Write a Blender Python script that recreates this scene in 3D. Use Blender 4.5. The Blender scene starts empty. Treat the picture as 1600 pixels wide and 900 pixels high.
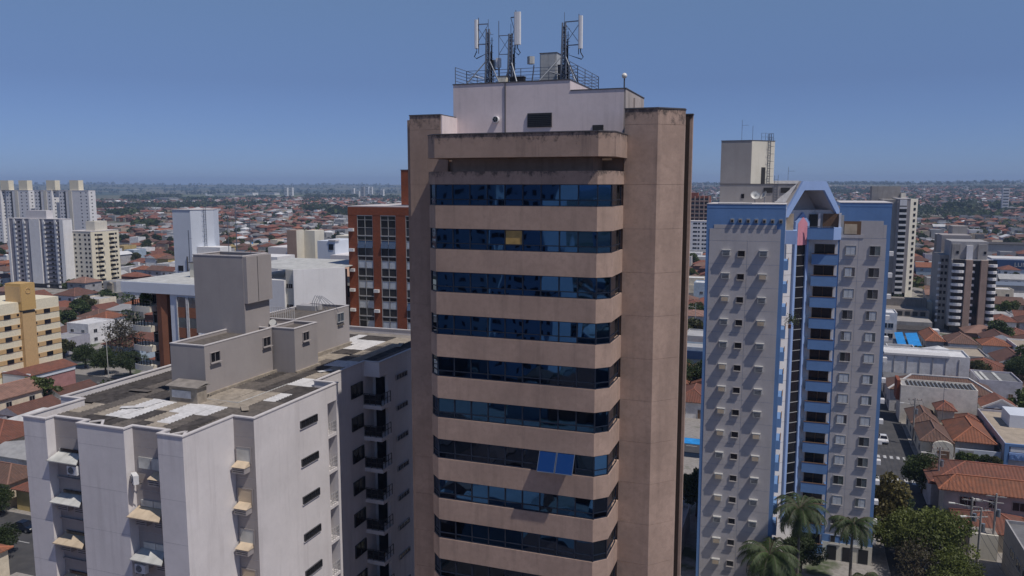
import bpy, math, random
from mathutils import Vector, Matrix
import numpy as np
sc = bpy.context.scene
COL = sc.collection
R = math.radians
PI = math.pi
H = 54.0                                   # camera height above the streets; z values written H+dz
HAZE = 0.00012

# ------------------------------------------------------------------ camera
cam_d = bpy.data.cameras.new('camera'); cam = bpy.data.objects.new('camera', cam_d); COL.objects.link(cam)
cam_d.sensor_width = 36.0; cam_d.lens = 36.0*1250/1600; cam_d.clip_start = 0.5; cam_d.clip_end = 40000
YAW = R(19.65); PITCH = math.atan(162/1250)
cam.location = (0, 0, H); cam.rotation_euler = (PI/2-PITCH, 0, YAW)
sc.camera = cam
# ------------------------------------------------------------------ light
SUN = Vector((0.476, -0.158, 0.866)).normalized()
w = bpy.data.worlds.new('World'); sc.world = w; w.use_nodes = True
wn = w.node_tree; bg = wn.nodes['Background']
sky = wn.nodes.new('ShaderNodeTexSky'); sky.sky_type = 'NISHITA'; sky.sun_disc = False
sky.sun_elevation = math.asin(SUN.z); sky.sun_rotation = math.atan2(SUN.x, SUN.y)
sky.altitude = 500; sky.air_density = 1.0; sky.dust_density = 0.0; sky.ozone_density = 3.5
tint = wn.nodes.new('ShaderNodeMix'); tint.data_type = 'RGBA'; tint.blend_type = 'MULTIPLY'; tint.inputs['Factor'].default_value = 1
tc = wn.nodes.new('ShaderNodeTexCoord'); sz = wn.nodes.new('ShaderNodeSeparateXYZ'); wn.links.new(tc.outputs['Generated'], sz.inputs[0])
cr = wn.nodes.new('ShaderNodeValToRGB'); wn.links.new(sz.outputs['Z'], cr.inputs[0])
cr.color_ramp.elements[0].position = 0.0; cr.color_ramp.elements[0].color = (0.29, 0.42, 0.84, 1)
cr.color_ramp.elements[1].position = 0.45; cr.color_ramp.elements[1].color = (0.66, 0.67, 0.76, 1)
e_ = cr.color_ramp.elements.new(0.12); e_.color = (0.44, 0.48, 0.69, 1)
e_ = cr.color_ramp.elements.new(0.22); e_.color = (0.70, 0.71, 0.80, 1)
wn.links.new(cr.outputs[0], tint.inputs['B'])
wn.links.new(sky.outputs[0], tint.inputs['A']); wn.links.new(tint.outputs['Result'], bg.inputs[0])
bg.inputs[1].default_value = 0.074
sl = bpy.data.lights.new('sun', 'SUN'); sl.energy = 2.6; sl.angle = R(0.53); sl.color = (1.0, 0.93, 0.86)
so = bpy.data.objects.new('sun', sl); COL.objects.link(so); so.location = (60, -60, 150)
so.rotation_euler = SUN.to_track_quat('Z', 'Y').to_euler()
sc.view_settings.view_transform = 'Standard'; sc.view_settings.look = 'None'
sc.view_settings.exposure = 0.35; sc.view_settings.gamma = 1.0
try:
    sc.cycles.use_denoising = True
    sc.cycles.denoiser = 'OPENIMAGEDENOISE'
    sc.cycles.max_bounces = 6; sc.cycles.volume_bounces = 0; sc.cycles.transparent_max_bounces = 6
    sc.cycles.volume_step_rate = 5; sc.cycles.volume_max_steps = 64
except Exception: pass

# ------------------------------------------------------------------ materials
MATS = {}
def nodes(name):
    m = bpy.data.materials.new(name); m.use_nodes = True
    nt = m.node_tree; b = nt.nodes['Principled BSDF']; MATS[name] = m
    return m, nt, b
def N(nt, t, **k):
    n = nt.nodes.new(t)
    for a, v in k.items():
        if a.startswith('i_'):
            n.inputs[a[2:].replace('_', ' ')].default_value = v
        else: setattr(n, a, v)
    return n
def L(nt, a, b): nt.links.new(a, b)
def mixc(nt, f, a, b, mode='MIX'):
    n = N(nt, 'ShaderNodeMix', data_type='RGBA', blend_type=mode)
    for s, v in (('Factor', f), ('A', a), ('B', b)):
        if hasattr(v, 'is_output') or hasattr(v, 'links'): L(nt, v, n.inputs[s])
        elif s == 'Factor': n.inputs[s].default_value = v
        else: n.inputs[s].default_value = (*v[:3], 1)
    return n.outputs['Result']
def noise(nt, scale, detail=4, vec=None, rough=0.55, stretch=None):
    g = N(nt, 'ShaderNodeNewGeometry'); src = g.outputs['Position'] if vec is None else vec
    if stretch:
        mp = N(nt, 'ShaderNodeMapping'); mp.inputs['Scale'].default_value = stretch; L(nt, src, mp.inputs['Vector']); src = mp.outputs[0]
    n = N(nt, 'ShaderNodeTexNoise', i_Scale=scale, i_Detail=detail, i_Roughness=rough); L(nt, src, n.inputs['Vector'])
    return n.outputs['Fac']
def ramp(nt, fac, lo, hi):
    n = N(nt, 'ShaderNodeMapRange', clamp=True); n.inputs['From Min'].default_value = lo; n.inputs['From Max'].default_value = hi
    L(nt, fac, n.inputs['Value']); return n.outputs[0]
def mul(nt, a, b):
    n = N(nt, 'ShaderNodeMath', operation='MULTIPLY')
    for i, v in enumerate((a, b)):
        if isinstance(v, (int, float)): n.inputs[i].default_value = v
        else: L(nt, v, n.inputs[i])
    return n.outputs[0]
def bump(nt, b, h, s=0.3, d=0.02):
    n = N(nt, 'ShaderNodeBump', i_Strength=s, i_Distance=d); L(nt, h, n.inputs['Height']); L(nt, n.outputs[0], b.inputs['Normal'])
def sh(c, k): return tuple(min(1, x*k) for x in c)
def plaster(name, c, var=0.14, rough=0.85, dirt=0.25, streak=0.25, dcol=(0.10, 0.085, 0.075), zt=None, zd=1.3, speck=0.0):
    """painted render: mottling, rain streaks; zt = height of a parapet top whose first metre is blackened by mould"""
    m, nt, b = nodes(name)
    a = noise(nt, 0.35, 5); a2 = noise(nt, 2.6, 6, rough=0.7)
    c1 = mixc(nt, ramp(nt, a, 0.3, 0.7), sh(c, 1-var), sh(c, 1+var))
    c2 = mixc(nt, mul(nt, ramp(nt, a2, 0.45, 0.8), dirt), c1, sh(c, 0.62))
    lp = noise(nt, 0.8, 7, rough=0.75, stretch=(1, 1, .8)); c2 = mixc(nt, mul(nt, ramp(nt, lp, 0.56, 0.66), dirt*0.5), c2, sh(c, 1.35))
    s = noise(nt, 1.6, 5, stretch=(1, 1, 0.07), rough=0.65)
    c3 = mixc(nt, mul(nt, ramp(nt, s, 0.52, 0.75), streak), c2, dcol)
    if zt is not None:
        g = N(nt, 'ShaderNodeNewGeometry'); sx = N(nt, 'ShaderNodeSeparateXYZ'); L(nt, g.outputs['Position'], sx.inputs[0])
        k = noise(nt, 1.9, 7, stretch=(1, 1, 0.6), rough=0.78)
        band = ramp(nt, sx.outputs['Z'], zt-zd, zt)
        ad = N(nt, 'ShaderNodeMath', operation='ADD'); L(nt, k, ad.inputs[0]); L(nt, mul(nt, band, 0.20), ad.inputs[1])
        c3 = mixc(nt, mul(nt, mul(nt, ramp(nt, ad.outputs[0], 0.6, 0.72), ramp(nt, band, 0.0, 0.25)), 0.85), c3, (0.045, 0.04, 0.038))
    if speck:
        sp_ = noise(nt, 3.4, 6, rough=0.8, stretch=(1, 1, 1.6)); ms = noise(nt, 0.22, 3)
        c3 = mixc(nt, mul(nt, mul(nt, ramp(nt, sp_, 0.60, 0.66), ramp(nt, ms, 0.42, 0.62)), speck), c3, (0.06, 0.05, 0.045))
        big = noise(nt, 0.13, 5, stretch=(1, 1, .35)); c3 = mixc(nt, mul(nt, ramp(nt, big, 0.48, 0.62), 0.35), c3, sh(c, 0.72))
    L(nt, c3, b.inputs['Base Color']); b.inputs['Roughness'].default_value = rough
    bump(nt, b, a2, 0.25, 0.02)
    return m
def flat(name, c, rough=0.6, metal=0.0, var=0.1, scale=3.0):
    m, nt, b = nodes(name)
    a = noise(nt, scale, 4)
    L(nt, mixc(nt, ramp(nt, a, 0.3, 0.7), sh(c, 1-var), sh(c, 1+var)), b.inputs['Base Color'])
    b.inputs['Roughness'].default_value = rough; b.inputs['Metallic'].default_value = metal
    return m
def glass(name, c=(0.10, 0.24, 0.42), rough=0.03, wav=0.0, metal=1.0):
    m, nt, b = nodes(name)
    b.inputs['Base Color'].default_value = (*c, 1); b.inputs['Roughness'].default_value = rough
    b.inputs['Metallic'].default_value = metal
    if wav:
        oi = N(nt, 'ShaderNodeObjectInfo'); g = N(nt, 'ShaderNodeNewGeometry')
        ad = N(nt, 'ShaderNodeVectorMath', operation='ADD'); L(nt, g.outputs['Position'], ad.inputs[0])
        cb = N(nt, 'ShaderNodeCombineXYZ'); L(nt, mul(nt, oi.outputs['Random'], 9.0), cb.inputs[1]); L(nt, cb.outputs[0], ad.inputs[1])
        n = noise(nt, 0.55, 1, vec=ad.outputs[0], stretch=(1, 1, .45)); bump(nt, b, n, 1.0, wav*1.6)
    return m
def vcol(name, rough=0.8, tile=0.0, var=0.25, scale=0.6):
    """surface whose paint or clay colour is stored on the mesh; tile = width of the tile channels"""
    m, nt, b = nodes(name)
    at = N(nt, 'ShaderNodeVertexColor', layer_name='col')
    a = noise(nt, scale, 5, rough=0.7); c = at.outputs['Color']
    c2 = mixc(nt, 1.0, c, mixc(nt, ramp(nt, a, 0.3, 0.72), (1-var,)*3, (1+var*0.6,)*3), 'MULTIPLY')
    if tile:
        k = noise(nt, 0.25, 4); c2 = mixc(nt, mul(nt, ramp(nt, k, 0.5, 0.75), 0.5), c2, (0.10, 0.07, 0.055))
        g = N(nt, 'ShaderNodeNewGeometry'); sp = N(nt, 'ShaderNodeSeparateXYZ'); L(nt, g.outputs['Position'], sp.inputs[0])
        sn = N(nt, 'ShaderNodeSeparateXYZ'); L(nt, g.outputs['True Normal'], sn.inputs[0])
        ab = N(nt, 'ShaderNodeMath', operation='ABSOLUTE'); L(nt, sn.outputs[0], ab.inputs[0])
        ac = N(nt, 'ShaderNodeMath', operation='ABSOLUTE'); L(nt, sn.outputs[1], ac.inputs[0])
        gt = N(nt, 'ShaderNodeMath', operation='GREATER_THAN'); L(nt, ab.outputs[0], gt.inputs[0]); L(nt, ac.outputs[0], gt.inputs[1])
        mx = N(nt, 'ShaderNodeMix', data_type='FLOAT'); L(nt, gt.outputs[0], mx.inputs[0]); L(nt, sp.outputs[0], mx.inputs[2]); L(nt, sp.outputs[1], mx.inputs[3])
        si = N(nt, 'ShaderNodeMath', operation='SINE'); L(nt, mul(nt, mx.outputs[0], 2*PI/tile), si.inputs[0])
        r = ramp(nt, si.outputs[0], -1, 1)
        c2 = mixc(nt, mul(nt, r, 0.28), c2, (0.06, 0.035, 0.03))
        bump(nt, b, r, 0.8, 0.06); k2 = noise(nt, 1.3, 6, rough=0.8); c2 = mixc(nt, mul(nt, ramp(nt, k2, 0.5, 0.68), 0.6), c2, (0.05, 0.04, 0.035))
    L(nt, c2, b.inputs['Base Color']); b.inputs['Roughness'].default_value = rough
    return m
BROWN = (0.40, 0.285, 0.225)
plaster('tower_render', BROWN, 0.15, speck=0.35, dirt=0.6, streak=0.35, dcol=(0.12, 0.09, 0.075))
plaster('tower_render_crown', sh(BROWN, .92), 0.14, speck=0.5, dirt=0.5, streak=0.5, dcol=(0.07, 0.055, 0.05), zt=H+3.3, zd=0.75)
plaster('tower_render_pylon', sh(BROWN, .97), 0.17, speck=0.3, dirt=0.65, streak=0.3, dcol=(0.12, 0.09, 0.075), zt=H+5.0, zd=1.3)
plaster('tower_render_top', BROWN, 0.16, speck=0.7, dirt=0.7, streak=0.4, dcol=(0.10, 0.075, 0.06), zt=H+0.95, zd=0.7)
plaster('pale_render', (0.72, 0.62, 0.61), 0.08, dirt=0.2, streak=0.25, dcol=(0.25, 0.21, 0.21))
plaster('pale_render_stained', (0.42, 0.37, 0.34), 0.12, dirt=0.4, streak=0.8, dcol=(0.09, 0.075, 0.065))
plaster('lilac_render', (0.65, 0.62, 0.615), 0.07, dirt=0.2, streak=0.42, dcol=(0.42, 0.385, 0.385))
plaster('lilac_dark', (0.26, 0.25, 0.28), 0.08)
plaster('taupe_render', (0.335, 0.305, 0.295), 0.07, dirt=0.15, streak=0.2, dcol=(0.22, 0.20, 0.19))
plaster('blue_b_grey', (0.47, 0.445, 0.445), 0.07, dirt=0.2, streak=0.2, dcol=(0.30, 0.28, 0.27))
plaster('blue_b_dgrey', (0.33, 0.31, 0.30), 0.08, dirt=0.2, streak=0.2, dcol=(0.22, 0.2, 0.19))
plaster('blue_b_white', (0.68, 0.66, 0.66), 0.05, dirt=0.15, streak=0.2, dcol=(0.45, 0.42, 0.40))
plaster('cream_render', (0.66, 0.62, 0.52), 0.06, dirt=0.2, streak=0.3, dcol=(0.35, 0.30, 0.22))
plaster('blue_paint', (0.125, 0.24, 0.46), 0.08, dirt=0.12, streak=0.12, dcol=(0.07, 0.15, 0.30))
plaster('sunlit_and_pale_blue', (0.28, 0.40, 0.66), 0.06, dirt=0.12, streak=0.12, dcol=(0.18, 0.28, 0.48))  # trim blue with sunlight painted in; also the sign panel's own pale blue
plaster('pink_paint', (0.66, 0.27, 0.33), 0.06)
plaster('white_render', (0.72, 0.71, 0.70), 0.05, dirt=0.12, streak=0.3, dcol=(0.4, 0.38, 0.36))
plaster('bluewhite_render', (0.60, 0.64, 0.70), 0.05, dirt=0.12, streak=0.12, dcol=(0.45, 0.46, 0.48))
plaster('grey_wall', (0.36, 0.35, 0.35), 0.1)
plaster('concrete', (0.33, 0.31, 0.29), 0.15, dirt=0.4, streak=0.4)
plaster('old_concrete', (0.26, 0.23, 0.20), 0.2, dirt=0.6, streak=0.7, dcol=(0.06, 0.05, 0.045))
flat('coping', (0.56, 0.53, 0.52), 0.8); flat('dark_metal', (0.06, 0.06, 0.065), 0.5, 0.3); flat('cap_metal', (0.10, 0.095, 0.10), 0.6, 0.2)
flat('steel', (0.32, 0.34, 0.36), 0.4, 0.6); flat('rail_steel', (0.16, 0.18, 0.22), 0.5, 0.4); flat('white_plastic', (0.78, 0.78, 0.78), 0.45, var=0.04)
flat('light_grey_metal', (0.5, 0.5, 0.48), 0.5, 0.2); flat('louvre', (0.025, 0.025, 0.028), 0.7); flat('black', (0.015, 0.015, 0.017), 0.6)
flat('rubber', (0.02, 0.02, 0.02), 0.8); flat('window_frame_white', (0.36, 0.36, 0.36), 0.5); flat('shutter_grey', (0.50, 0.50, 0.47), 0.6, var=0.2, scale=1.2)
flat('shutter_cream', (0.52, 0.42, 0.30), 0.7, var=0.18, scale=1.0); flat('wood', (0.16, 0.09, 0.05), 0.7); flat('ac_white', (0.66, 0.66, 0.66), 0.5)
flat('curtain', (0.50, 0.53, 0.56), 0.8, var=0.12, scale=2); flat('yellow_poster', (0.38, 0.25, 0.08), 0.6, var=0.2)
flat('mullion', (0.018, 0.028, 0.05), 0.4, 0.3)
glass('tower_glass', (0.036, 0.092, 0.19), 0.02, 0.010); glass('open_sash_glass', (0.11, 0.24, 0.44), 0.12)
glass('dark_glass', (0.05, 0.055, 0.065), 0.08, 0.01, 0.6); glass('grey_glass', (0.22, 0.26, 0.30), 0.08, 0.02, 0.75)
glass('smoke_glass', (0.02, 0.022, 0.03), 0.12, 0.0, 0.35)
flat('dark_brown', (0.04, 0.026, 0.02), 0.9); flat('sheet_dark', (0.056, 0.049, 0.046), 0.9, var=0.5, scale=1.8); flat('sheet_brown', (0.115, 0.10, 0.088), 0.9, var=0.3, scale=2.5)
flat('sheet_beige', (0.30, 0.26, 0.21), 0.9, var=0.25, scale=2.0); flat('sheet_white', (0.58, 0.57, 0.56), 0.8, var=0.14)
flat('slab', (0.24, 0.215, 0.19), 0.9, var=0.3, scale=1.2); flat('hotel_yellow', (0.52, 0.34, 0.13), 0.8); flat('hotel_cream', (0.72, 0.66, 0.50), 0.8)
flat('hotel_tan', (0.52, 0.35, 0.17), 0.8)
flat('bark', (0.09, 0.065, 0.05), 0.95, var=0.35, scale=8); flat('palm_bark', (0.15, 0.13, 0.11), 0.95, var=0.3, scale=5)
flat('paint_white', (0.45, 0.45, 0.44), 0.7, var=0.2, scale=2); flat('car_white', (0.7, 0.7, 0.7), 0.25, var=0.02); flat('car_navy', (0.012, 0.02, 0.04), 0.25, 0.3, var=0.02)
flat('car_silver', (0.4, 0.41, 0.42), 0.3, 0.5, var=0.02); flat('car_red', (0.35, 0.03, 0.03), 0.3, var=0.02); flat('lamp_glass', (0.75, 0.72, 0.65), 0.2)
flat('tarp_blue', (0.02, 0.25, 0.62), 0.6, var=0.2, scale=0.8); flat('awning_tan', (0.48, 0.31, 0.22), 0.8); flat('blue_sheet', (0.015, 0.05, 0.14), 0.6)
vcol('house_paint'); vcol('house_roof', 0.9, tile=0.55); vcol('city_mass', 0.85, var=0.3, scale=0.12); vcol('leaf', 0.6, var=0.3, scale=0.5)
_m = MATS['leaf']; _nt = _m.node_tree; _p = _nt.nodes['Principled BSDF']; _tr = _nt.nodes.new('ShaderNodeBsdfTranslucent'); _mx = _nt.nodes.new('ShaderNodeMixShader'); _mx.inputs[0].default_value = 0.38
_nt.links.new(_p.inputs['Base Color'].links[0].from_socket, _tr.inputs[0]); _nt.links.new(_p.outputs[0], _mx.inputs[1]); _nt.links.new(_tr.outputs[0], _mx.inputs[2]); _nt.links.new(_mx.outputs[0], _nt.nodes['Material Output'].inputs[0])
def brick_mat(name, c, c2, scale):
    m, nt, b = nodes(name)
    g = N(nt, 'ShaderNodeNewGeometry'); sp = N(nt, 'ShaderNodeSeparateXYZ'); L(nt, g.outputs['Position'], sp.inputs[0])
    ad = N(nt, 'ShaderNodeMath', operation='ADD'); L(nt, sp.outputs[0], ad.inputs[0]); L(nt, sp.outputs[1], ad.inputs[1])
    cb = N(nt, 'ShaderNodeCombineXYZ'); L(nt, ad.outputs[0], cb.inputs[0]); L(nt, sp.outputs[2], cb.inputs[1])
    br = N(nt, 'ShaderNodeTexBrick', i_Scale=scale); L(nt, cb.outputs[0], br.inputs['Vector'])
    br.inputs['Color1'].default_value = (*c, 1); br.inputs['Color2'].default_value = (*c2, 1); br.inputs['Mortar'].default_value = (*sh(c, .6), 1)
    a = noise(nt, 0.4, 5)
    L(nt, mixc(nt, 1.0, br.outputs[0], mixc(nt, a, (0.75,)*3, (1.25,)*3), 'MULTIPLY'), b.inputs['Base Color']); b.inputs['Roughness'].default_value = 0.9
brick_mat('brick', (0.27, 0.075, 0.035), (0.21, 0.06, 0.03), 1.6)
brick_mat('brick_orange', (0.28, 0.115, 0.06), (0.23, 0.09, 0.05), 2.2)
def ground_mat():
    m, nt, b = nodes('ground_dirt')
    a = noise(nt, 0.02, 6); c = noise(nt, 0.4, 5, rough=0.7); d = noise(nt, 0.0016, 6)
    c1 = mixc(nt, ramp(nt, c, 0.3, 0.7), (0.15, 0.125, 0.10), (0.26, 0.23, 0.20))
    c2 = mixc(nt, ramp(nt, a, 0.45, 0.6), c1, (0.055, 0.075, 0.03))
    # beyond the town: scrub, pasture and woods
    g = N(nt, 'ShaderNodeNewGeometry'); ln = N(nt, 'ShaderNodeVectorMath', operation='LENGTH'); L(nt, g.outputs['Position'], ln.inputs[0])
    f = mixc(nt, ramp(nt, d, 0.45, 0.55), (0.035, 0.055, 0.022), (0.13, 0.12, 0.055))
    c3 = mixc(nt, ramp(nt, ln.outputs['Value'], 2900, 3600), c2, f)
    L(nt, c3, b.inputs['Base Color']); b.inputs['Roughness'].default_value = 0.95
ground_mat()
def asphalt():
    m, nt, b = nodes('asphalt'); a = noise(nt, 0.5, 6); c = noise(nt, 12, 3)
    c1 = mixc(nt, ramp(nt, a, 0.35, 0.65), (0.038, 0.038, 0.042), (0.066, 0.064, 0.066))
    L(nt, mixc(nt, mul(nt, c, 0.3), c1, (0.1, 0.1, 0.1)), b.inputs['Base Color']); b.inputs['Roughness'].default_value = 0.85
asphalt()
def paving():
    m, nt, b = nodes('paving'); a = noise(nt, 0.12, 5); c = noise(nt, 1.5, 5, rough=0.7)
    c1 = mixc(nt, ramp(nt, c, 0.3, 0.7), (0.20, 0.185, 0.17), (0.33, 0.31, 0.29))
    L(nt, mixc(nt, ramp(nt, a, 0.56, 0.64), c1, (0.06, 0.08, 0.035)), b.inputs['Base Color']); b.inputs['Roughness'].default_value = 0.9
paving()

# ------------------------------------------------------------------ mesh helpers
ORG = {}
def link(name, me, parent=None, loc=None):
    o = bpy.data.objects.new(name, me); COL.objects.link(o)
    if parent is not None:
        o.parent = parent
        ORG[o] = loc if loc is not None else ORG[parent]
        o.location = Vector(ORG[o]) - Vector(ORG[parent])
    else:
        ORG[o] = loc if loc is not None else (0, 0, 0); o.location = ORG[o]
    return o
def tag(o, label=None, cat=None, group=None, kind=None):
    if label: o['label'] = label
    if cat: o['category'] = cat
    if group: o['group'] = group
    if kind: o['kind'] = kind
    return o
def thing(name, label, cat, loc=(0, 0, 0), rz=0, group=None):
    o = link(name, None, None, tuple(loc)); o.rotation_euler = (0, 0, rz); o.empty_display_size = 1
    return tag(o, label, cat, group)
class MB:
    def __init__(s): s.v = []; s.f = []; s.m = []; s.c = []; s.mats = []; s.cur = 0; s.col = (1, 1, 1)
    def mat(s, n):
        if n not in s.mats: s.mats.append(n)
        s.cur = s.mats.index(n); return s
    def face(s, vs, idx): s.f.append(tuple(idx)); s.m.append(s.cur); s.c.append(s.col)
    def poly(s, pts):
        n = len(s.v); s.v += [tuple(p) for p in pts]; s.face(None, range(n, n+len(pts))); return s
    def box(s, x0, x1, y0, y1, z0, z1, skip=''):
        n = len(s.v)
        s.v += [(x0, y0, z0), (x1, y0, z0), (x1, y1, z0), (x0, y1, z0), (x0, y0, z1), (x1, y0, z1), (x1, y1, z1), (x0, y1, z1)]
        for k, q in (('b', (3, 2, 1, 0)), ('t', (4, 5, 6, 7)), ('s', (0, 1, 5, 4)), ('e', (1, 2, 6, 5)), ('n', (2, 3, 7, 6)), ('w', (3, 0, 4, 7))):
            if k not in skip: s.face(None, [n+i for i in q])
        return s
    def prism(s, pl, z0, z1, bottom=True):
        n = len(s.v); k = len(pl)
        s.v += [(x, y, z0) for x, y in pl] + [(x, y, z1) for x, y in pl]
        for i in range(k): j = (i+1) % k; s.face(None, (n+i, n+j, n+k+j, n+k+i))
        s.face(None, [n+k+i for i in range(k)])
        if bottom: s.face(None, [n+i for i in reversed(range(k))])
        return s
    def bar(s, p, q, a=0.05, b=None):
        """square bar between two points"""
        b = b or a; p = Vector(p); q = Vector(q); d = (q-p)
        if d.length < 1e-6: return s
        d.normalize(); u = d.cross(Vector((0, 0, 1)))
        if u.length < 1e-3: u = Vector((1, 0, 0))
        u.normalize(); v = d.cross(u); n = len(s.v)
        for c in (p, q):
            for i, j in ((-1, -1), (1, -1), (1, 1), (-1, 1)): s.v.append(tuple(c+u*i*a/2+v*j*b/2))
        for i in range(4): j = (i+1) % 4; s.face(None, (n+i, n+4+i, n+4+j, n+j))
        s.face(None, (n, n+1, n+2, n+3)); s.face(None, (n+7, n+6, n+5, n+4)); return s
    def tube(s, pts, rads, k=8, cap=True):
        n0 = len(s.v); P = [Vector(p) for p in pts]
        for i, p in enumerate(P):
            d = (P[min(i+1, len(P)-1)]-P[max(i-1, 0)]).normalized(); u = d.cross(Vector((0.01, 0.02, 1)))
            if u.length < 0.05: u = d.cross(Vector((1, 0, 0)))
            u.normalize(); v = d.cross(u); r = rads[i] if hasattr(rads, '__len__') else rads
            for j in range(k): a = 2*PI*j/k; s.v.append(tuple(p+u*math.cos(a)*r+v*math.sin(a)*r))
        for i in range(len(P)-1):
            for j in range(k):
                a = n0+i*k+j; b = n0+i*k+(j+1) % k; s.face(None, (a, a+k, b+k, b))
        if cap: s.face(None, [n0+j for j in range(k)]); s.face(None, [n0+(len(P)-1)*k+j for j in reversed(range(k))])
        return s
    def mesh(s, name, off=(0, 0, 0)):
        me = bpy.data.meshes.new(name)
        ox, oy, oz = off
        me.from_pydata([(x-ox, y-oy, z-oz) for x, y, z in s.v] if any(off) else s.v, [], s.f)
        for n in s.mats: me.materials.append(MATS[n])
        if len(s.mats) > 1: me.polygons.foreach_set('material_index', s.m)
        if any(c != (1, 1, 1) for c in s.c):
            ca = me.color_attributes.new('col', 'FLOAT_COLOR', 'CORNER'); arr = []
            for f, c in zip(s.f, s.c): arr += [c[0], c[1], c[2], 1.0]*len(f)
            ca.data.foreach_set('color', arr)
        return me
    def build(s, name, parent=None, mat=None, org=None, smooth=False):
        if mat: s.mats = [mat]; s.m = [0]*len(s.f)
        off = org if org is not None else (ORG[parent] if parent is not None else (0, 0, 0))
        me = s.mesh(name, off)
        if smooth: me.polygons.foreach_set('use_smooth', [True]*len(s.f))
        return link(name, me, parent, off)
def bx(name, parent, mat, *b, **k): return MB().box(*b, **k).build(name, parent, mat)
def pr(name, parent, mat, pl, z0, z1): return MB().prism(pl, z0, z1).build(name, parent, mat)
def proj(X, Y, Z):
    cy, sy = math.cos(YAW), math.sin(YAW); z = Z-H
    x = X*cy+Y*sy; f = -X*sy+Y*cy
    d = f*math.cos(PITCH)-z*math.sin(PITCH); u = f*math.sin(PITCH)+z*math.cos(PITCH)
    return (800+1250*x/d, 450-1250*u/d, d) if d > 1 else (-9999, 0, d)
def put(name, me, parent, p):      # a copy sharing mesh data, p in world metres
    return link(name, me, parent, tuple(p))
def rect_ring(mb, x0, x1, y0, y1, z0, z1, t):
    mb.box(x0, x1, y0, y0+t, z0, z1); mb.box(x0, x1, y1-t, y1, z0, z1)
    mb.box(x0, x0+t, y0+t, y1-t, z0, z1); mb.box(x1-t, x1, y0+t, y1-t, z0, z1); return mb
def windows(parent, face, pos, us, zs, w, h, glassmat='dark_glass', frame='window_frame_white', t=0.06, sill=False, name='window', cross=1, pick=None, rng=random):
    """frames with a pane set back in them on face 's' (towards -Y) or 'e' (towards +X) of a building; each is a part, its pane a sub-part"""
    f = MB().mat(frame); g = MB().mat(glassmat)
    def q(mb, u0, u1, d0, d1, z0, z1):
        if face == 's': mb.box(u0, u1, -d1, -d0, z0, z1)
        elif face == 'e': mb.box(d0, d1, u0, u1, z0, z1)
        else: mb.box(-d1, -d0, u0, u1, z0, z1)
    q(f, -w/2, w/2, 0, .12, -t, 0); q(f, -w/2, w/2, 0, .12, h, h+t); q(f, -w/2-t, -w/2, 0, .12, -t, h+t); q(f, w/2, w/2+t, 0, .12, -t, h+t)
    for i in range(1, cross+1): u = -w/2+w*i/(cross+1); q(f, u-t/3, u+t/3, .02, .09, 0, h)
    if sill: q(f, -w/2-.12, w/2+.12, .12, .25, -t-.06, -t)
    q(g, -w/2, w/2, 0, .05, 0, h)
    fm = f.mesh(name); gm = g.mesh('pane')
    for z in zs:
        for u in us:
            p = (u, pos, z) if face == 's' else (pos, u, z)
            o = put(name, fm, parent, p); put('pane', gm, o, p)
    return fm
def win_simple(parent, face, pos, us, zs, w, h, glassmat='dark_glass', frame=None, name='window', t=0.12):
    """far windows: one small mesh each, pane set inside a rim"""
    m = MB()
    def q(u0, u1, d0, d1, z0, z1):
        if face == 's': m.box(u0, u1, -d1, -d0, z0, z1, skip='n')
        else: m.box(d0, d1, u0, u1, z0, z1, skip='w')
    m.mat(glassmat); q(-w/2, w/2, 0, .06, 0, h)
    if frame: m.mat(frame); q(-w/2-.1, w/2+.1, 0, .22, -t, 0); q(-w/2-.1, w/2+.1, 0, .15, h, h+t*.6)
    me = m.mesh(name)
    for z in zs:
        for u in us: put(name, me, parent, (u, pos, z) if face == 's' else (pos, u, z))
# ================================================================== central brown office tower
T = thing('office_tower', 'tall brown rendered office tower with horizontal bands of blue mirror glass, centre of the view', 'office tower', (-18, 58, 0))
def bay(x0, x1, yf, yb, c): return [(x0-c, yb), (x0-c, yf+c), (x0, yf), (x1, yf), (x1+c, yf+c), (x1+c, yb)]
X0, X1, YF, YB, CH = -23.42, -12.10, 50.0, 54.0, 0.85
def ins(x0, x1, yf, c, d):     # outline moved inwards by d
    k = d*0.414
    return bay(x0+k, x1-k, yf+d, YB, c+0.0*d) if 0 else [(x0-c+d, YB), (x0-c+d, yf+c+k), (x0+k, yf+d), (x1-k, yf+d), (x1+c-d, yf+c+k), (x1+c-d, YB)]
PIT = 2.985; GH = 1.43; NF = 18
bx('core', T, 'tower_render', -26.4, -9.7, 54.3, 66, 0, H+2.2)
pr('window_backing', T, 'black', ins(X0, X1, YF, CH, 0.30), 0.2, H-0.05)
for i in range(NF):
    zt = H - i*PIT - (GH if i >= 0 else 0)      # top of the spandrel under window band i
    zb = max(0, H-(i+1)*PIT)
    if zt <= 0.3: break
    pr('spandrel', T, 'tower_render', ins(X0, X1, YF, CH, 0.0), zb, zt)
o = pr('top_spandrel', T, 'tower_render_top', ins(X0, X1, YF, CH, -0.02), H+0.0, H+0.86)
pr('recessed_storey', T, 'tower_render', ins(X0, X1, YF, CH, 1.5), H+0.86, H+1.78)
pr('crown', T, 'tower_render_crown', [(-24.1, 54), (-24.1, 50.4), (-23.2, 49.5), (-11.95, 49.5), (-11.05, 50.4), (-11.05, 54)], H+1.75, H+3.28)
pr('crown_capping', T, 'cap_metal', [(-24.13, 53.99), (-24.13, 50.38), (-23.22, 49.46), (-11.93, 49.46), (-11.02, 50.38), (-11.02, 53.99)], H+3.28, H+3.34)
bx('terrace', T, 'slab', -24.79, -9.7, 54.3, 66, H+2.2, H+2.35)
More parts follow.
